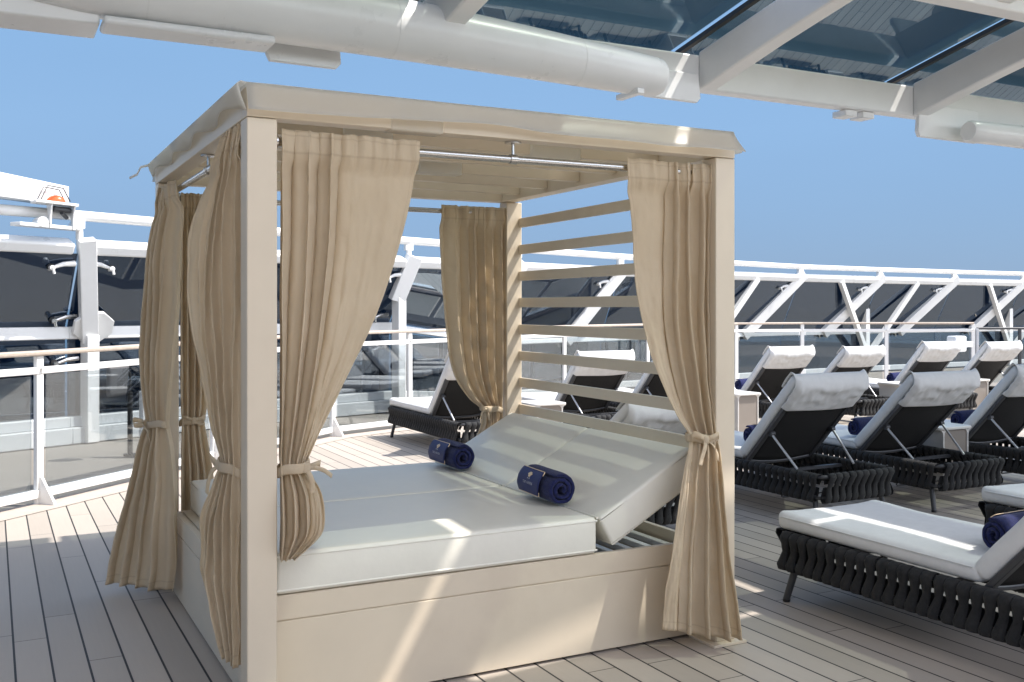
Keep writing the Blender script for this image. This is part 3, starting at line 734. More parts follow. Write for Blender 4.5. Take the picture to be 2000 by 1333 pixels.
# curtain rods
def rod(p, q, brs):
    mb = MB(); mb.tube([p, q], .0145, 16)
    d = (V(q)-V(p)).normalized()
    r_ = mb.build('curtain_rod', M['steel'], cb)
    for s_, pt in ((1, V(p)), (-1, V(q))):
        mb = MB(); mb.tube([pt, pt+d*s_*.012], .027, 18); mb.tube([pt+d*s_*.012, pt+d*s_*.03], .019, 16); mb.build('end_flange', M['steel'], r_)
    for f in brs:
        c = V(p).lerp(V(q), f)
        mb = MB(); mb.tube([c+V((0,0,.012)), V((c.x, c.y, HB-.006))], .0065, 10); mb.tube([V((c.x, c.y, HB-.006)), V((c.x, c.y, HB-.0005))], .032, 20)
        mb.tube([c-d*.014, c+d*.014], .019, 16); mb.build('hanger', M['steel'], r_)
rod((.101,.058,1.962), (1.939,.058,1.966), (.495,))
rod((.05,.0985,1.966), (.05,1.9645,1.970), (.44,))
rod((.101,2.01,1.962), (1.961,2.01,1.962), (.35,))
# base box
bz = .405
def panel(name, x0, y0, x1, y1):
    mb = MB(); mb.box(x0,y0,.012,x1,y1,.3155); mb.box(x0,y0,.3195,x1,y1,bz); mb.box(x0+.004,y0+.004,.3155,x1-.004,y1-.004,.3195)
    return mb.build(name, M['cream'], cb, bevel=.0025)
panel('front_panel', .053, .137, 1.985, .162); panel('back_panel', .053, 1.79, 1.985, 1.812)
panel('side_panel', .053, .1625, .078, 1.7895); panel('side_panel', 1.96, .1625, 1.985, 1.7895)
mb = MB(); mb.box(.0785,.1625,.36,.088,1.7895,bz-.003); mb.box(.093,.1625,.36,.20,1.7895,bz-.001); mb.build('ledge_board', M['cream'], cb, bevel=.002)
mb = MB(); mb.box(.079,.163,.02,1.9595,1.789,.06); mb.build('inner_floor', M['charcoal'], cb)
for x in (1.50,1.60,1.70,1.80,1.90):
    mb = MB(); mb.box(x,.163,.335,x+.035,1.789,.36); mb.build('bed_slat', M['white'], cb, bevel=.003)
mb = MB(); mb.box(.21,.163,.34,1.47,1.789,.398); mb.build('bed_board', M['charcoal'], cb)

# ------------------------------------------------------------------ mattresses
def mattress(y0, y1, label):
    root = empty('mattress', V((.8,(y0+y1)/2,bz+.003))); tag(root, label, 'mattress', 'mattresses of the daybed')
    x0, x1, z0, z1 = .128, 1.434, bz+.003, bz+.149
    mb = rbox(x0,y0,z0,x1,y1,z1,r=.016,n=3,sag=.004,div=14)
    for z in (z0+.014, z1-.014):   # piping along the seams
        mb.tube([(x0+.002,y0+.0015,z),(x1-.002,y0+.0015,z),(x1-.0015,y1-.002,z),(x0+.0015,y1-.002,z)], .0045, 8, closed=True)
    weld(mb.build('seat_cushion', M['vinyl'], root, angle=50))
    ang = math.atan2(.255, .463); ux = V((math.cos(ang),0,math.sin(ang))); uz = V((-math.sin(ang),0,math.cos(ang)))
    mb = rbox(0,0,-.142,.535,y1-y0,0,r=.015,n=3,sag=.004,div=10)
    for z in (-.128, -.014):
        mb.tube([(.002,.0015,z),(.533,.0015,z),(.5335,y1-y0-.002,z),(.0015,y1-y0-.002,z)], .0045, 8, closed=True)
    o = V((1.443, y0, z1-.004))
    mb.v = [o+ux*p.x+V((0,p.y,0))+uz*p.z for p in mb.v]
    weld(mb.build('back_cushion', M['vinyl'], root, angle=50))
    # hinge flap between the two cushions
    mb = MB(); mb.tube([(1.438,y0+.004,z1-.002),(1.438,y1-.004,z1-.002)], .006, 8); mb.build('hinge_piping', M['vinyl'], root)
mattress(.133, .966, 'off white vinyl mattress on the front half of the daybed, nearest the cream side panel')
mattress(.976, 1.808, 'off white vinyl mattress on the far half of the daybed, beyond the long seam')

# ------------------------------------------------------------------ curtains (each hangs on a rod: a thing of its own)
def curtain(label, keys, n, pf, seed, out, tie, hem=(0, 0), NU=190, NZ=120, bul=0.0, flat=.07, lam=.30):
    zt0, zb0 = keys[0][0], keys[-1][0]
    root = empty('curtain', V((keys[-1][1], keys[-1][2], zb0)))
    tag(root, label, 'curtain', 'tied canvas curtains of the cabana')
    out = V(out); mb = MB(); P = []; UV = []
    for i in range(NZ+1):
        t = i/NZ; z = lerp(zt0, zb0, t)
        lx, ly, rx, ry, amp, pw = keyed(keys, z)
        Lp, Rp = V((lx, ly, 0)), V((rx, ry, 0)); e1 = (Rp-Lp); wd = e1.length; e1.normalize()
        e2 = V((e1.y, -e1.x, 0))
        if e2.dot(out) < 0: e2 = -e2
        row, uvr = [], []
        for j in range(NU+1):
            u = j/NU
            if u < pf: s = pw*(u/pf)
            else: s = pw+(1-pw)*(u-pf)/(1-pf)
            a_ = 1.0 if u < pf-.04 else lerp(flat, 1.0, max(0, 1-(u-pf+.04)/.10))
            A = a_*(.95+.75*noise.noise(V((u*n*.9, seed, z*.35))))
            ph = 2*math.pi*n*(u+.060*noise.noise(V((u*3.6, seed+3.3, z*.25)))+.018*noise.noise(V((u*9, seed+5, z*.9))))
            d = amp*A*(math.sin(ph)+.32*math.sin(2*ph+1.1+seed)+.12*math.sin(3*ph+seed*2))
            s += lam*a_*math.sin(2*ph+.4)*pw/max(1, n*pf)*.5
            hd = smooth((z-1.86)/.07)
            d = d*(1-.55*hd)+.027*hd
            d += bul*math.sin(math.pi*max(0, min(1, s)))
            d += .014*noise.noise(V((u*3.1+seed, z*2.4, seed*1.7)))+.010*noise.noise(V((u*8+seed, z*5.0+u*6, seed)))+.0035*noise.noise(V((u*26, z*19, seed)))
            if hd > 0: d += (.0045*math.sin(ph*2.7+seed)+.004*noise.noise(V((u*60, z*9, seed))))*hd
            zz_ = z+lerp(hem[0], hem[1], s)*t**4+.008*noise.noise(V((u*5, seed+8, 0)))*t**6
            if t < .03: zz_ += .006*noise.noise(V((u*18, seed+1, 0)))
            q = Lp+e1*(s*wd)+e2*d
            row.append(V((q.x, q.y, zz_)))
            uvr.append(((1-u)*1.6, zt0-z if t < .5 else 10+(z-zb0)))
        P.append(row); UV.append(uvr)
    mb.grid(P, uv=UV)
    mb.build('fabric', M['canvas'], root, angle=85, solid=.003)
    # the tie: a band round the gathered cloth, a knot, bow loops and loose ends
    zt_, knot, ribbons, grow = tie
    lx, ly, rx, ry, amp, pw = keyed(keys, zt_)
    c = V(((lx+rx)/2, (ly+ry)/2, zt_)); e1 = V((rx-lx, ry-ly, 0)); ra = e1.length/2+grow[0]; e1.normalize()
    e2 = V((e1.y, -e1.x, 0))
    if e2.dot(out) < 0: e2 = -e2
    rb = amp*1.05+grow[1]
    mb = MB(); G = []
    m_ = 40
    for k in range(m_+1):
        a = 2*math.pi*k/m_; w_ = .004*math.sin(3*a+seed)
        p = c+e1*(ra*math.copysign(abs(math.cos(a))**.8, math.cos(a)))+e2*(rb*math.sin(a)+.003*math.sin(5*a))+V((0,0,w_+.010*math.cos(a)))
        G.append([p+V((0,0,h))+(p-c).normalized()*b for h, b in ((-.017,0),(-.012,.0035),(0,.0045),(.012,.0035),(.017,0))])
    mb.grid(G)
    tb = mb.build('tieback', M['canvas'], root, angle=70, solid=.0025)
    kp = c+e1*knot[0]+e2*knot[1]+V((0,0,knot[2]))
    mb = rbox(-.016,-.013,-.018,.016,.013,.018,r=.011,n=3,div=3)
    mb.v = [kp+e1*p.x+e2*p.y+V((0,0,p.z+.15*p.x)) for p in mb.v]
    weld(mb.build('knot', M['canvas'], tb))
    for rb_ in ribbons:
        pts = [kp+e1*a/100+e2*b/100+V((0,0,h/100)) for a, b, h in rb_[0]]
        # smooth the path
        q = []
        for i in range(len(pts)-1):
            p0, p1, p2, p3 = pts[max(i-1,0)], pts[i], pts[i+1], pts[min(i+2, len(pts)-1)]
            for k in range(5):
                t = k/5; q.append(.5*((2*p1)+(p2-p0)*t+(2*p0-5*p1+4*p2-p3)*t*t+(3*p1-p0-3*p2+p3)*t**3))
        q.append(pts[-1])
        wv_ = V(rb_[1]); wv_ = (e1*wv_.x+e2*wv_.y+V((0,0,wv_.z)))/100
        mb = MB(); G = []
        for i, p in enumerate(q): G.append([p+wv_*(f-.5) for f in (0, .5, 1)])
        mb.grid(G); mb.build('bow_ribbon', M['canvas'], tb, angle=70, solid=.0025)
    return root

A_ = [(2.0,.113,.056,.622,.056,.020,.50),(1.93,.113,.055,.617,.055,.028,.50),(1.77,.113,.052,.589,.05,.034,.52),(1.53,.113,.05,.521,.05,.037,.56),(1.315,.113,.05,.435,.048,.040,.6),
      (1.138,.113,.048,.342,.045,.041,.66),(1.0,.113,.045,.269,.04,.040,.72),(.90,.113,.04,.218,.032,.034,.78),(.863,.115,.035,.206,.03,.030,.8),(.83,.113,.033,.225,.028,.033,.8),
      (.777,.112,.03,.254,.02,.042,.8),(.707,.112,.028,.265,.015,.047,.8),(.637,.112,.028,.258,.015,.046,.8),(.591,.113,.03,.215,.02,.036,.8),(.556,.118,.03,.168,.022,.018,.8)]
curtain('cream curtain swept back to the nearest bedpost with its end bunched over the mattress', A_, 5, .62, 1.7, (0,-1,0),
        (.863, (.040,.026,0), [([(0,0,0),(2.5,1.5,1),(4.5,1,1.5),(3.5,-.5,.5),(.5,-.6,0)], (.2,.2,2.2)), ([(0,.5,0),(3,1.5,0),(6,1.2,-1.2),(8.5,1,-3.2)], (.4,.3,1.4)), ([(0,.8,-.5),(1.2,1.6,-3),(1.8,1.2,-6),(1.6,1,-8.5)], (1.7,.3,.2))], (.006,.006)), hem=(0,.0))
B_ = [(2.0,1.938,.06,1.510,.06,.020,.52),(1.93,1.938,.06,1.515,.06,.028,.52),(1.82,1.938,.06,1.543,.06,.033,.54),(1.57,1.938,.06,1.563,.06,.037,.58),(1.385,1.938,.06,1.593,.058,.040,.62),
      (1.197,1.938,.055,1.648,.055,.041,.66),(1.049,1.938,.05,1.712,.05,.040,.7),(.943,1.938,.035,1.762,.035,.036,.75),(.869,1.932,.01,1.805,.02,.029,.8),(.813,1.926,-.018,1.787,.0,.032,.8),
      (.717,1.928,-.028,1.76,-.005,.036,.8),(.563,1.936,-.043,1.722,-.02,.038,.8),(.378,1.955,-.052,1.679,-.033,.040,.8),(.22,1.978,-.060,1.647,-.040,.043,.8),(.035,2.0,-.066,1.632,-.043,.046,.8)]
curtain('cream curtain tied with a bow at the right front post, flaring down to the deck', B_, 5, .74, 4.4, (0,-1,0),
        (.862, (.01,.040,.0), [([(0,0,0),(3,1.6,1.6),(5.6,.8,2.6),(6.2,-.2,1.6),(3.2,0,.3),(0,0,-.2)], (.2,.3,2.6)), ([(0,0,.2),(-3,1.2,1.0),(-6,.4,1.8),(-6.6,-.6,.6),(-3,-.2,-.6),(0,0,-.3)], (.2,.3,2.4)),
            ([(0,.5,-.5),(1.2,1.8,-3),(2.6,1.9,-6.5),(3.8,2.2,-10)], (2.0,.5,.6)), ([(-.5,.5,-.4),(-2.6,1.4,-2),(-4.4,1.6,-5),(-5.4,1.6,-9)], (1.6,.4,.7))], (.006,.008)), hem=(0,.085))
C_ = [(2.022,.035,.106,.035,.42,.018,.65),(1.93,.03,.106,.010,.47,.024,.65),(1.824,.025,.106,-.030,.52,.028,.65),(1.69,.02,.106,-.068,.54,.030,.66),(1.567,.02,.106,-.088,.52,.030,.68),(1.46,.02,.106,-.095,.50,.030,.7),
      (1.33,.018,.106,-.095,.45,.030,.72),(1.233,.015,.106,-.082,.41,.030,.74),(1.107,.012,.106,-.070,.36,.030,.76),(.983,.010,.106,-.055,.31,.029,.78),(.895,.008,.108,-.033,.26,.026,.8),(.860,.006,.11,-.030,.24,.024,.8),
      (.833,.004,.11,-.034,.245,.026,.8),(.728,0,.108,-.066,.265,.032,.8),(.664,-.002,.106,-.084,.28,.034,.8),(.558,-.004,.106,-.086,.28,.034,.8),(.471,-.004,.106,-.090,.285,.034,.8),(.35,-.004,.106,-.062,.25,.030,.8),(.19,-.002,.106,-.032,.20,.024,.8)]
curtain('cream curtain left of the nearest bedpost, its twisted end hanging along the side panel', C_, 5, .80, 7.9, (-1,0,0),
        (.858, (.066,.012,.0), [([(0,0,0),(2.5,1.2,1.8),(4.8,1,2.6),(5,0,.6),(2,-.2,-.5),(0,0,-.3)], (.2,.4,2.2)), ([(0,.5,-.4),(2.6,1.4,-2.2),(5,1.6,-6),(6.4,1.6,-10.5)], (1.4,.4,.8))], (.005,.006)), hem=(0,.03), flat=.5)
D_ = [(2.0,.035,1.955,.04,1.55,.020,.7),(1.93,.02,1.955,.038,1.53,.024,.7),(1.79,-.018,1.955,.03,1.50,.030,.7),(1.51,-.043,1.955,.02,1.52,.032,.72),(1.305,-.06,1.955,.014,1.55,.032,.74),(1.10,-.066,1.95,.006,1.60,.030,.76),
      (.95,-.056,1.945,-.003,1.66,.028,.78),(.868,-.048,1.93,-.004,1.705,.024,.8),(.836,-.046,1.925,-.003,1.71,.023,.8),(.75,-.068,1.945,.010,1.67,.030,.8),(.57,-.11,1.97,.018,1.60,.036,.8),(.39,-.15,2.0,.018,1.57,.040,.8),(.19,-.186,2.0,.012,1.56,.042,.8),(.05,-.21,1.99,.0,1.57,.044,.8)]
curtain('leftmost cream curtain, tied at the waist and spreading wide to the deck', D_, 4, .80, 11.3, (-1,0,0),
        (.836, (-.085,.03,0), [([(0,0,0),(-2,2,1.2),(-2.5,4.6,1.6),(-1,5,-.6),(0,2,-.8),(0,0,-.3)], (.2,.4,2.4)), ([(0,.5,.2),(5,2.8,-.2),(10,2.6,-2.5),(13,2,-7.5)], (.5,.4,1.5))], (.006,.008)), flat=.6, hem=(0,.03))
E_ = [(1.995,1.955,2.012,1.548,2.012,.018,.75),(1.93,1.955,2.012,1.55,2.012,.024,.75),(1.703,1.955,2.01,1.557,2.01,.028,.75),(1.467,1.953,2.008,1.569,2.005,.030,.75),(1.172,1.95,2.005,1.598,2.0,.032,.76),(.993,1.948,2.0,1.647,1.995,.032,.77),
      (.871,1.942,1.995,1.735,1.99,.028,.78),(.808,1.935,1.985,1.805,1.985,.024,.8),(.72,1.935,1.98,1.80,1.975,.027,.8),(.606,1.938,1.97,1.743,1.965,.032,.8),(.3,1.945,1.965,1.71,1.955,.036,.8),(.06,1.95,1.96,1.69,1.95,.038,.8)]
curtain('cream curtain with striped sunlight tied to the far right bedpost behind the headrests', E_, 6, .85, 15.1, (0,-1,0),
        (.808, (.03,.03,0), [([(0,0,0),(3,1,.4),(5,.6,-1.5),(5.6,.4,-5),(5.4,.2,-8)], (.4,.4,1.3)), ([(0,0,0),(-3,1,.6),(-6,.4,1.2),(-3,-.4,-.5),(0,0,-.2)], (.2,.3,2.0)), ([(0,.4,0),(.6,1,-3),(.4,1,-6)], (1.6,.2,.2))], (.005,.006)), flat=.7)
F_ = [(1.985,.108,2.012,.232,2.012,.022,.8),(1.93,.108,2.012,.234,2.012,.026,.8),(1.4,.108,2.01,.239,2.01,.032,.8),(.985,.108,2.005,.244,2.0,.032,.8),(.86,.112,2.0,.235,1.995,.026,.8),(.828,.114,1.995,.226,1.99,.022,.8),(.695,.110,1.99,.244,1.985,.028,.8),(.56,.108,1.985,.264,1.98,.034,.8),(.3,.106,1.98,.278,1.97,.038,.8),(.06,.106,1.975,.288,1.96,.04,.8)]
curtain('narrow cream curtain at the back, seen between the two left side curtains', F_, 4, .88, 19.7, (0,-1,0),
        (.828, (.006,.032,0), [([(0,0,0),(3,1,1.2),(4.6,.6,.4),(2,0,-.6),(0,0,-.2)], (.2,.3,2.0)), ([(0,0,0),(-3,1,1.6),(-6,.6,2.6)], (.3,.3,1.4)), ([(0,.4,0),(2,1.4,-1.5),(5,1,-1.8)], (.4,.3,1.4))], (.004,.006)), flat=.8)

# ------------------------------------------------------------------ rolled towels
def towel_proto():
    root = empty('rolled_towel', V((0,0,0)))
    r0, Lh = .074, .150                       # radius, half length; axis along local X, rests on z = 0
    cz = r0-.006
    def flat_(p):                             # the roll settles a little where it rests
        q = V(p)
        if q.z < .012: q.z = .012-(.012-q.z)*.35
        q.z = max(q.z, 0.0004); return q
    mb = MB(); turns = 2.5; nt_ = 130; th = .0108
    prof = [(-1,0),(-.985,.55),(-.95,.9),(-.5,1),(0,1),(.5,1),(.95,.9),(.985,.55),(1,0),(.985,-.55),(.95,-.9),(.5,-1),(0,-1),(-.5,-1),(-.95,-.9),(-.985,-.55)]
    rings = []
    for i in range(nt_+1):
        t = i/nt_; a = 2*math.pi*turns*t-1.1; rr = lerp(.012, r0-th, t**.92)
        rg = []
        for k, (ax, rd) in enumerate(prof):
            j = .0042*noise.noise(V((ax*8, a*2.0, rd*3)))+.0032*noise.noise(V((ax*34, a*8.0, rd*5)))
            R_ = rr+rd*(th*(1 if t < .985 else .6))+j
            xx = ax*Lh*(1+.015*math.sin(a*1.3)+.02*(1-t))+.003*noise.noise(V((a*3, rd*4, ax)))
            rg.append(flat_((xx, R_*math.cos(a), cz+R_*math.sin(a))))
        rings.append(rg)
    n = len(prof); vs = [p for g in rings for p in g]; fs = []
    for i in range(nt_):
        for k in range(n): fs.append((i*n+k, i*n+(k+1) % n, (i+1)*n+(k+1) % n, (i+1)*n+k))
    fs.append(tuple(range(n))); fs.append(tuple(nt_*n+k for k in range(n)))
    mb.add(vs, fs)
    mb.build('towel_roll', M['navy'], root, angle=80, subsurf=1)
    # label band on the side towards local -Y
    RB = r0+.0035
    def cyl(x, a, h=0.0): return flat_((x, -(RB+h)*math.cos(a), cz+(RB+h)*math.sin(a)))
    x0, x1, a0, a1 = -Lh*.97, Lh*.52, -.50, 1.02
    def xe(a): return x1-.012*((a-.3)/.7)**2
    P = []
    for i in range(25):
        a = lerp(a0, a1, i/24); P.append([cyl(lerp(x0, xe(a), j/16), a, .0012*noise.noise(V((i*.2, j*.3, 4)))) for j in range(17)])
    mb = MB(); mb.grid(P); band = mb.build('label_band', M['navy_band'], root, angle=80, solid=.002)
    for a, s_ in ((a1, 1), (a0, -1)):
        mb = MB(); pts = [cyl(lerp(x0, xe(a), i/20), a, .0015) for i in range(21)]+[cyl(xe(a)+.006*k, a-s_*.03*k*k, .0015) for k in range(1, 4)]
        mb.tube(pts, .0017, 6); mb.build('gold_piping', M['gold'], band)
    # emblem (a fan over two small marks) and lettering, read from the towel's foot side
    ce = V((-Lh*.22, .50))
    def em(dx, da): return cyl(ce.x+dx, ce.y+da/RB, .0022)
    mb = MB()
    def flat_poly(pts):
        mb.add([em(*p) for p in pts], [tuple(range(len(pts)))])
    for k in range(6):   # fan of feathers
        a = lerp(-.95, .95, k/5); b0 = V((math.sin(a)*.006, math.cos(a)*.005)); b1 = V((math.sin(a)*.024, math.cos(a)*.021)); s_ = V((math.cos(a), -math.sin(a)))*.0034
        m_ = b0.lerp(b1, .6)
        flat_poly([b0-s_*.35, b0+s_*.35, m_+s_, b1+s_*.5, b1-s_*.5, m_-s_])
    flat_poly([(-.011,.001),(-.006,-.003),(.006,-.003),(.011,.001),(.006,.004),(-.006,.004)])
    mb.build('emblem', M['gold'], band, solid=.0006)
    mb = MB()
    for dx in (-.008, .008): flat_poly([(dx+.0036*math.cos(k*math.pi/3), -.009+.0036*math.sin(k*math.pi/3)) for k in range(6)])
    mb.build('emblem_mark', M['silver'], band, solid=.0006)
    def lettering(body, size, da, m):
        cu = bpy.data.curves.new('lettering', 'FONT'); cu.body = body; cu.size = size; cu.align_x = 'CENTER'; cu.resolution_u = 2; cu.space_character = 1.15
        tmp = bpy.data.objects.new('lettering', cu); col.objects.link(tmp)
        dg = bpy.context.evaluated_depsgraph_get(); me = tmp.evaluated_get(dg).to_mesh()
        vs = [em(v.co.x, v.co.y+da) for v in me.vertices]; fs = [tuple(p.vertices) for p in me.polygons]
        tmp.evaluated_get(dg).to_mesh_clear(); bpy.data.objects.remove(tmp); bpy.data.curves.remove(cu)
        q = MB(); q.add(vs, fs); q.build('lettering', m, band, solid=.0004)
    lettering('THE HAVEN', .0165, -.034, M['silver'])
    return root
TW = towel_proto()
tw_first = [True]
def place_towel(p, rz_, label, group, tilt=0.0):
    o = TW if tw_first[0] else copy_tree(TW); tw_first[0] = False
    o.location = p; o.rotation_euler = (0, tilt, rz_); tag(o, label, 'towel', group)
    return o
ZM = bz+.1535
place_towel(V((1.421,.525,ZM)), R(-94), 'rolled navy towel with gold emblem on the front mattress, nearest to the camera', 'rolled towels on the daybed')
place_towel(V((1.424,1.55,ZM)), R(-91), 'rolled navy towel with gold emblem on the far mattress, close to the hinge seam', 'rolled towels on the daybed')

# ------------------------------------------------------------------ sun loungers
HX, HY, ZT, ZL = .345, .95, .318, .178        # half width, half length, upper and lower frame tube
def lounger_proto(angle):
    root = empty('sun_lounger', V((0,0,0)))
    def loop(z, ix): 
        pts = []; r = .07
        for cx, cy, a0 in ((HX-ix-r, HY-ix-r, 0), (-HX+ix+r, HY-ix-r, 90), (-HX+ix+r, -HY+ix+r, 180), (HX-ix-r, -HY+ix+r, 270)):
            for k in range(6): a = R(a0+k*18); pts.append((cx+r*math.cos(a), cy+r*math.sin(a), z))
        return pts
    mb = MB(); mb.tube(loop(ZT, .02), .014, 10, closed=True); mb.tube(loop(ZL, .035), .012, 10, closed=True)
    for y in (.55, 0.0, -.5): mb.bar((-HX+.03, y, ZT-.02), (HX-.03, y, ZT-.02), .03, .02)
    fr = mb.build('frame', M['charcoal'], root)
    # straps: figure-of-eight bands from the upper to the lower tube, all round
    mb = MB()
    def strap(c, t, o, k):
        rnd = random.Random(k); lean = .0155+rnd.uniform(-.005,.005); wj = rnd.uniform(.90,1.04)
        prof = [(ZT-.028,.022,.0275),(ZT-.004,.033,.0293),(ZT+.016,.024,.0288),(ZT+.022,.0,.027),(ZT+.014,-.020,.024),(ZT-.006,-.027,.024),((ZT+ZL)/2+.02,-.012,.023)]
        rows = []
        front = [((ZT+ZL)/2-.004,.009,.0205),((ZT+ZL)/2+.022,.018,.0235)]+prof[:4]
        low = [(ZL+.028,.018,.0250),(ZL+.002,.024,.0292),(ZL-.020,.015,.028),(ZL-.026,-.004,.025),(ZL-.012,-.020,.024),(ZL+.012,-.024,.023),((ZT+ZL)/2-.02,-.012,.014)]
        path = list(reversed(low[:-1]))[::1]
        seq = [((ZT+ZL)/2,-.016,.024)]+[low[5],low[4],low[3],low[2],low[1],low[0]]+front+[prof[4],prof[5],prof[6]]
        for z, b, hw in seq:
            f = (z-(ZT+ZL)/2)/((ZT-ZL)/2); sh = -lean*f
            tk = .0125
            rows.append([c+t*(sh+u*hw*wj)+o*(b+(tk*(1-u*u) if b > -.01 else -tk*(1-u*u)*.5))+V((0,0,z)) for u in (-1,-.55,0,.55,1)])
        mb.grid(rows)
    k = 0
    def run(p, q, o):
        nonlocal k
        p, q = V(p), V(q); n_ = int(round((q-p).length/.0575)); t = (q-p).normalized()
        for i in range(n_):
            strap(p.lerp(q, (i+.5)/n_), t, V(o), k); k += 1
    i_ = .022
    run((-HX+i_, -HY+.05, 0), (-HX+i_, HY-.05, 0), (-1,0,0)); run((HX-i_, HY-.05, 0), (HX-i_, -HY+.05, 0), (1,0,0))
    run((-HX+.05, HY-i_, 0), (HX-.05, HY-i_, 0), (0,1,0)); run((HX-.05, -HY+i_, 0), (-HX+.05, -HY+i_, 0), (0,-1,0))
    mb.build('strap_weave', M['strap'], root, angle=80, solid=.004)
    for sx in (-1, 1):
        for sy in (-1, 1):
            mb = MB(); mb.tube([(sx*(HX-.055), sy*(HY-.11), ZL+.01), (sx*(HX-.03), sy*(HY-.065), .012)], [.0185,.0165], 12)
            lg = mb.build('leg', M['charcoal'], root)
            mb = MB(); mb.tube([(sx*(HX-.031), sy*(HY-.067), .014), (sx*(HX-.03), sy*(HY-.065), 0)], .0175, 12); mb.build('foot_cap', M['black'], lg)
    mb = MB(); mb.tube([(-HX+.06,-.55,ZL),(-HX+.07,-.52,.13),(-HX+.10,-.50,.118),(HX-.10,-.50,.118),(HX-.07,-.52,.13),(HX-.06,-.55,ZL)], .006, 8); mb.build('stretcher_rod', M['charcoal'], root)
    # seat cushion
    yh = -.20; zc0 = ZT+.022; zc1 = zc0+.078
    mb = rbox(-HX+.018, yh+.015, zc0, HX-.018, HY-.005, zc1, r=.034, n=4, sag=.006, div=12)
    for i, p in enumerate(mb.v):
        f = max(0, (p.y-.62)/.33)
        if p.z > (zc0+zc1)/2:
            p.z += .014*f*(abs(p.x)/HX)**2-.006*noise.noise(V((p.x*3, p.y*2.2, 5)))
            p.z += .004*noise.noise(V((p.x*8, p.y*7, 9)))
    for z_ in (zc0+.017, zc1-.012):
        pass
    sc_ = weld(mb.build('seat_cushion', M['cushion'], root, angle=70))
    mb = MB(); z_ = zc1-.016
    mb.tube([(-HX+.0175,yh+.05,z_),(-HX+.0175,HY-.04,z_),(-HX+.05,HY-.0045,z_),(HX-.05,HY-.0045,z_),(HX-.0175,HY-.04,z_),(HX-.0175,yh+.05,z_)], .0032, 6); mb.build('piping', M['cushion'], sc_)
    # backrest: sling frame, cushion, cover folded over its top, two struts
    a = R(angle); uy = V((0,-math.cos(a),math.sin(a))); un = V((0,math.sin(a),math.cos(a)))
    H = V((0, yh, ZT+.03)); LB = .74
    def bk(x, s_, t_): return H+V((x,0,0))+uy*s_+un*t_
    mb = MB()
    for sx in (-1, 1): mb.bar(bk(sx*(HX-.05),-.02,-.012), bk(sx*(HX-.05),LB-.02,-.012), .038, .026, up=un)
    arc = [bk((HX-.05)*c_, .035*c_*c_-.045, -.012) for c_ in [q/8-1 for q in range(17)]]
    mb.tube(arc, .015, 8); mb.bar(bk(-HX+.05,LB-.03,-.012), bk(HX-.05,LB-.03,-.012), .03, .024, up=un)
    bf = mb.build('back_frame', M['charcoal'], root, bevel=.003)
    mb = MB(); P = []
    for i in range(13):
        x = lerp(-HX+.06, HX-.06, i/12); c_ = x/(HX-.06)
        P.append([bk(x, lerp(.035*c_*c_-.045, LB-.03, j/12), -.012-.020*(1-c_*c_)*math.sin(math.pi*j/12)) for j in range(13)])
    mb.grid(P); mb.build('back_sling', M['mesh'], root, solid=.004)
    mb = rbox(-HX+.016, 0, 0, HX-.016, LB+.045, .085, r=.036, n=4, sag=.008, div=12)
    for p in mb.v: p.z += .006*noise.noise(V((p.x*6, p.y*5, 2)))
    mb.v = [bk(p.x, p.y-.01, p.z+.002) for p in mb.v]
    weld(mb.build('back_cushion', M['cushion'], root, angle=70))
    # cover flap over the top and down the back
    P = []; NXc = 44
    for i in range(NXc+1):
        x = lerp(-HX+.010, HX-.010, i/NXc); ed = min(1, min(i, NXc-i)/2.0)
        rowp = []
        drop = .235+.012*noise.noise(V((x*4, 3, 0)))-.02*(x/HX)**2
        prof = [(LB-.11,.092),(LB-.02,.095),(LB+.022,.088),(LB+.046,.060),(LB+.048,.030),(LB+.040,-.005),(LB+.018,-.034)]+[(LB+.018-drop*q, -.040-.004*math.sin(3*q)) for q in (.12,.25,.38,.52,.66,.8,.92,1.0)]
        for jj, (s_, t_) in enumerate(prof):
            wr = 0
            if jj >= 4:
                q = (jj-4)/10
                wr = (.021*noise.noise(V((x*9+q*7, q*9, 1.3)))+.012*noise.noise(V((x*24+q*12, q*13, 5.1))))*math.sin(math.pi*min(1, q*.95+.05))
            inn_ = 0 if jj > 0 else -.004
            rowp.append(bk(x*(.985 if jj == 0 else 1), s_, (t_ if ed >= 1 or jj < 3 else lerp(t_+.035, t_, ed))+inn_-abs(wr)*.4+wr*.9))
        P.append(rowp)
    mb = MB(); mb.grid(P); mb.build('head_cover', M['cushion'], root, angle=80, solid=.004, subsurf=1)
    for sx in (-1, 1):
        p0 = bk(sx*(HX-.06), .30, -.035); p1 = V((sx*(HX-.085), max(-HY+.07, p0.y-.22), ZT+.012))
        mb = MB(); mb.tube([p0, p1], .0085, 10); st = mb.build('strut', M['alu'], root)
        mb = MB(); mb.tube([p0+V((sx*.012,0,0)), p0-V((sx*.022,0,0))], .019, 14); mb.build('strut_knob', M['charcoal'], st)
    return root
PR = {}
L_GROUP = 'sun loungers on the deck'
def lounger(x, y, label, angle=47):
    if angle not in PR: o = PR[angle] = lounger_proto(angle)
    else: o = copy_tree(PR[angle])
    rn = random.Random(x*31+y); o.location = (x, y+rn.uniform(-.03,.03)*(y > 0), 0); o.rotation_euler.z = R(rn.uniform(-1.3,1.3))*(y > 0); tag(o, label, 'sun lounger', L_GROUP); return o
TG = 'rolled towels on the loungers'
def lt(x, y, dx, label, angle=47):
    p = V((x+dx, y-.20+.115, ZT+.107)); place_towel(p, random.Random(x).uniform(-.06,.06)+math.pi, label, TG)
Y0, Y1_, Y2 = -.545, 2.37, 6.12
lounger(2.945, Y0, 'sun lounger at the right edge showing its long woven charcoal side beside the daybed')
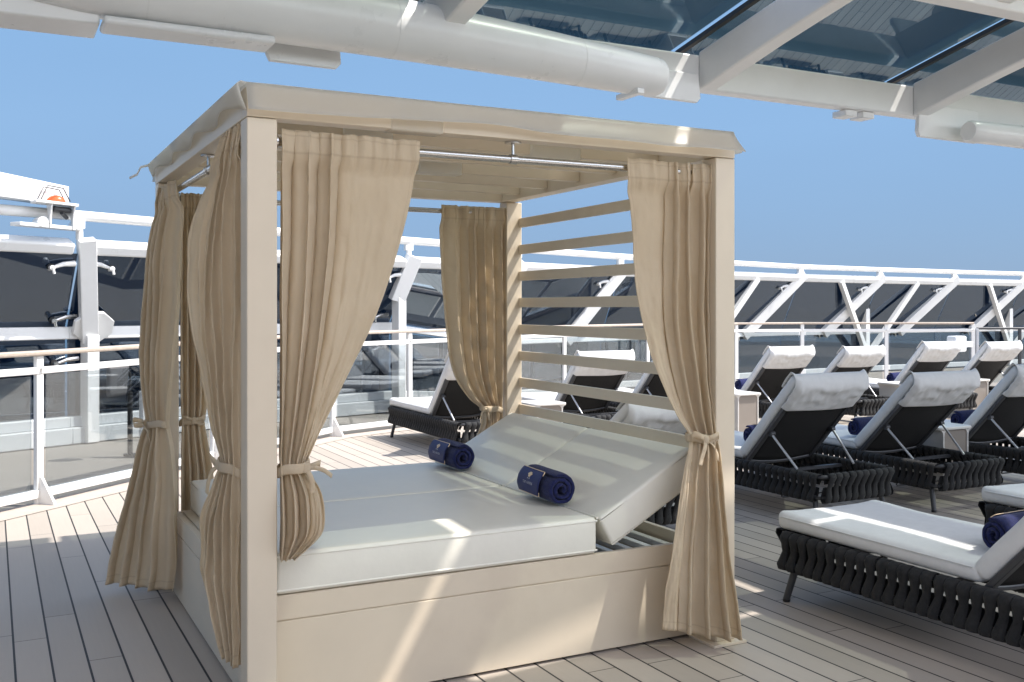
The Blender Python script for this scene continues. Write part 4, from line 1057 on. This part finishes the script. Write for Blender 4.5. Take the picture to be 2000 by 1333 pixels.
lt(2.945, Y0, .02, 'rolled navy towel at the right edge of the view, on the nearest lounger')
lounger(4.40, Y0, 'sun lounger at the right edge showing only its foot end, beyond the nearest lounger')
lounger(2.86, Y1_, 'sun lounger seen through the lowest daybed slats, its backrest set lower than the others', 36)
lounger(4.275, Y1_, 'sun lounger with its dark back to the camera, first one right of the cabana post')
lt(4.275, Y1_, -.06, 'rolled navy towel on the big lounger nearest to the cabana post')
lounger(5.335, Y1_, 'sun lounger with its dark back to the camera, second one right of the cabana post', 45)
lt(5.335, Y1_, -.10, 'rolled navy towel on the second big lounger from the cabana post')
lounger(6.47, Y1_, 'sun lounger at the right edge whose dark backrest is cut off by the picture', 48)
lt(6.47, Y1_, -.08, 'rolled navy towel on the cut off lounger at the right edge, behind the side table')
lounger(3.44, Y2, 'sun lounger beside the tied striped curtain, its pale seat in full sun')
lounger(4.86, Y2-.05, 'sun lounger with a white head cover seen through the middle of the daybed slats')
lt(4.86, Y2-.05, .0, 'rolled navy towel on the lounger seen through the daybed slats')
lounger(5.86, Y2, 'sun lounger mostly hidden by the right front curtain, behind the upper slats', 45)
lounger(7.39, Y2, 'back row sun lounger just right of the cabana post, before the railing')
lt(7.39, Y2, -.12, 'rolled navy towel on the back row lounger just right of the cabana post')
lounger(8.50, Y2, 'back row sun lounger rising behind the first big backrest, second from the cabana post', 45)
lounger(9.94, Y2, 'back row sun lounger in front of the small white cabinet on a stand', 49)
lt(9.94, Y2, -.14, 'rolled navy towel on the back row lounger in front of the white cabinet')
lounger(11.05, Y2, 'back row sun lounger near the dark gate at the right end of the railing')

# ------------------------------------------------------------------ side tables
def table_proto():
    root = empty('side_table', V((0,0,0))); hx, hy, h = .19, .20, .49
    def rr(x0, y0, x1, y1, r, n=6):
        out = []
        for cx, cy, a0 in ((x1-r,y1-r,0),(x0+r,y1-r,90),(x0+r,y0+r,180),(x1-r,y0+r,270)):
            for k in range(n+1): a = R(a0+k*90/n); out.append((cx+r*math.cos(a), cy+r*math.sin(a)))
        return out
    mb = MB(); mb.prism(rr(-hx,-hy,hx,hy,.06), (0,0,h-.022), (1,0,0), (0,1,0), (0,0,.022)); mb.build('tabletop', M['table'], root, bevel=.006, seg=3)
    for sx in (-1, 1):   # flared side sheets
        x = sx*.135; mb = MB()
        pr_ = [(x-.007,.03),(x+.007,.03),(x+.007,h-.062),(x+.012,h-.042),(x+.028,h-.028),(x+.045,h-.0225),(x-.045,h-.0225),(x-.028,h-.028),(x-.012,h-.042),(x-.007,h-.062)]
        mb.prism(pr_, (0,-hy+.02,0), (1,0,0), (0,0,1), (0,2*hy-.04,0)); mb.build('side_panel', M['table'], root, bevel=.002)
    mb = MB(); mb.box(-.1275,-hy+.028,.03,.1275,-hy+.04,h-.026); mb.build('back_panel', M['taupe'], root, bevel=.002)
    mb = MB(); mb.prism(rr(-.16,-hy+.01,.16,hy-.01,.05), (0,0,.004), (1,0,0), (0,1,0), (0,0,.026)); mb.build('base', M['table'], root, bevel=.004)
    return root
tbl = table_proto()
for i, (x, y, label) in enumerate([(6.46,5.25,'taupe and white side table directly right of the cabana post'), (5.86,2.16,'taupe and white side table between the two big loungers at the right edge'),
                                   (4.02,5.25,'side table seen through the lower daybed slats, below a pale lounger seat'), (9.16,5.45,'taupe and white side table between the two big backrests'), (10.49,5.5,'side table at the right edge between two back row loungers')]):
    o = tbl if i == 0 else copy_tree(tbl)
    o.location = (x, y, 0); tag(o, label, 'side table', 'side tables between the loungers')
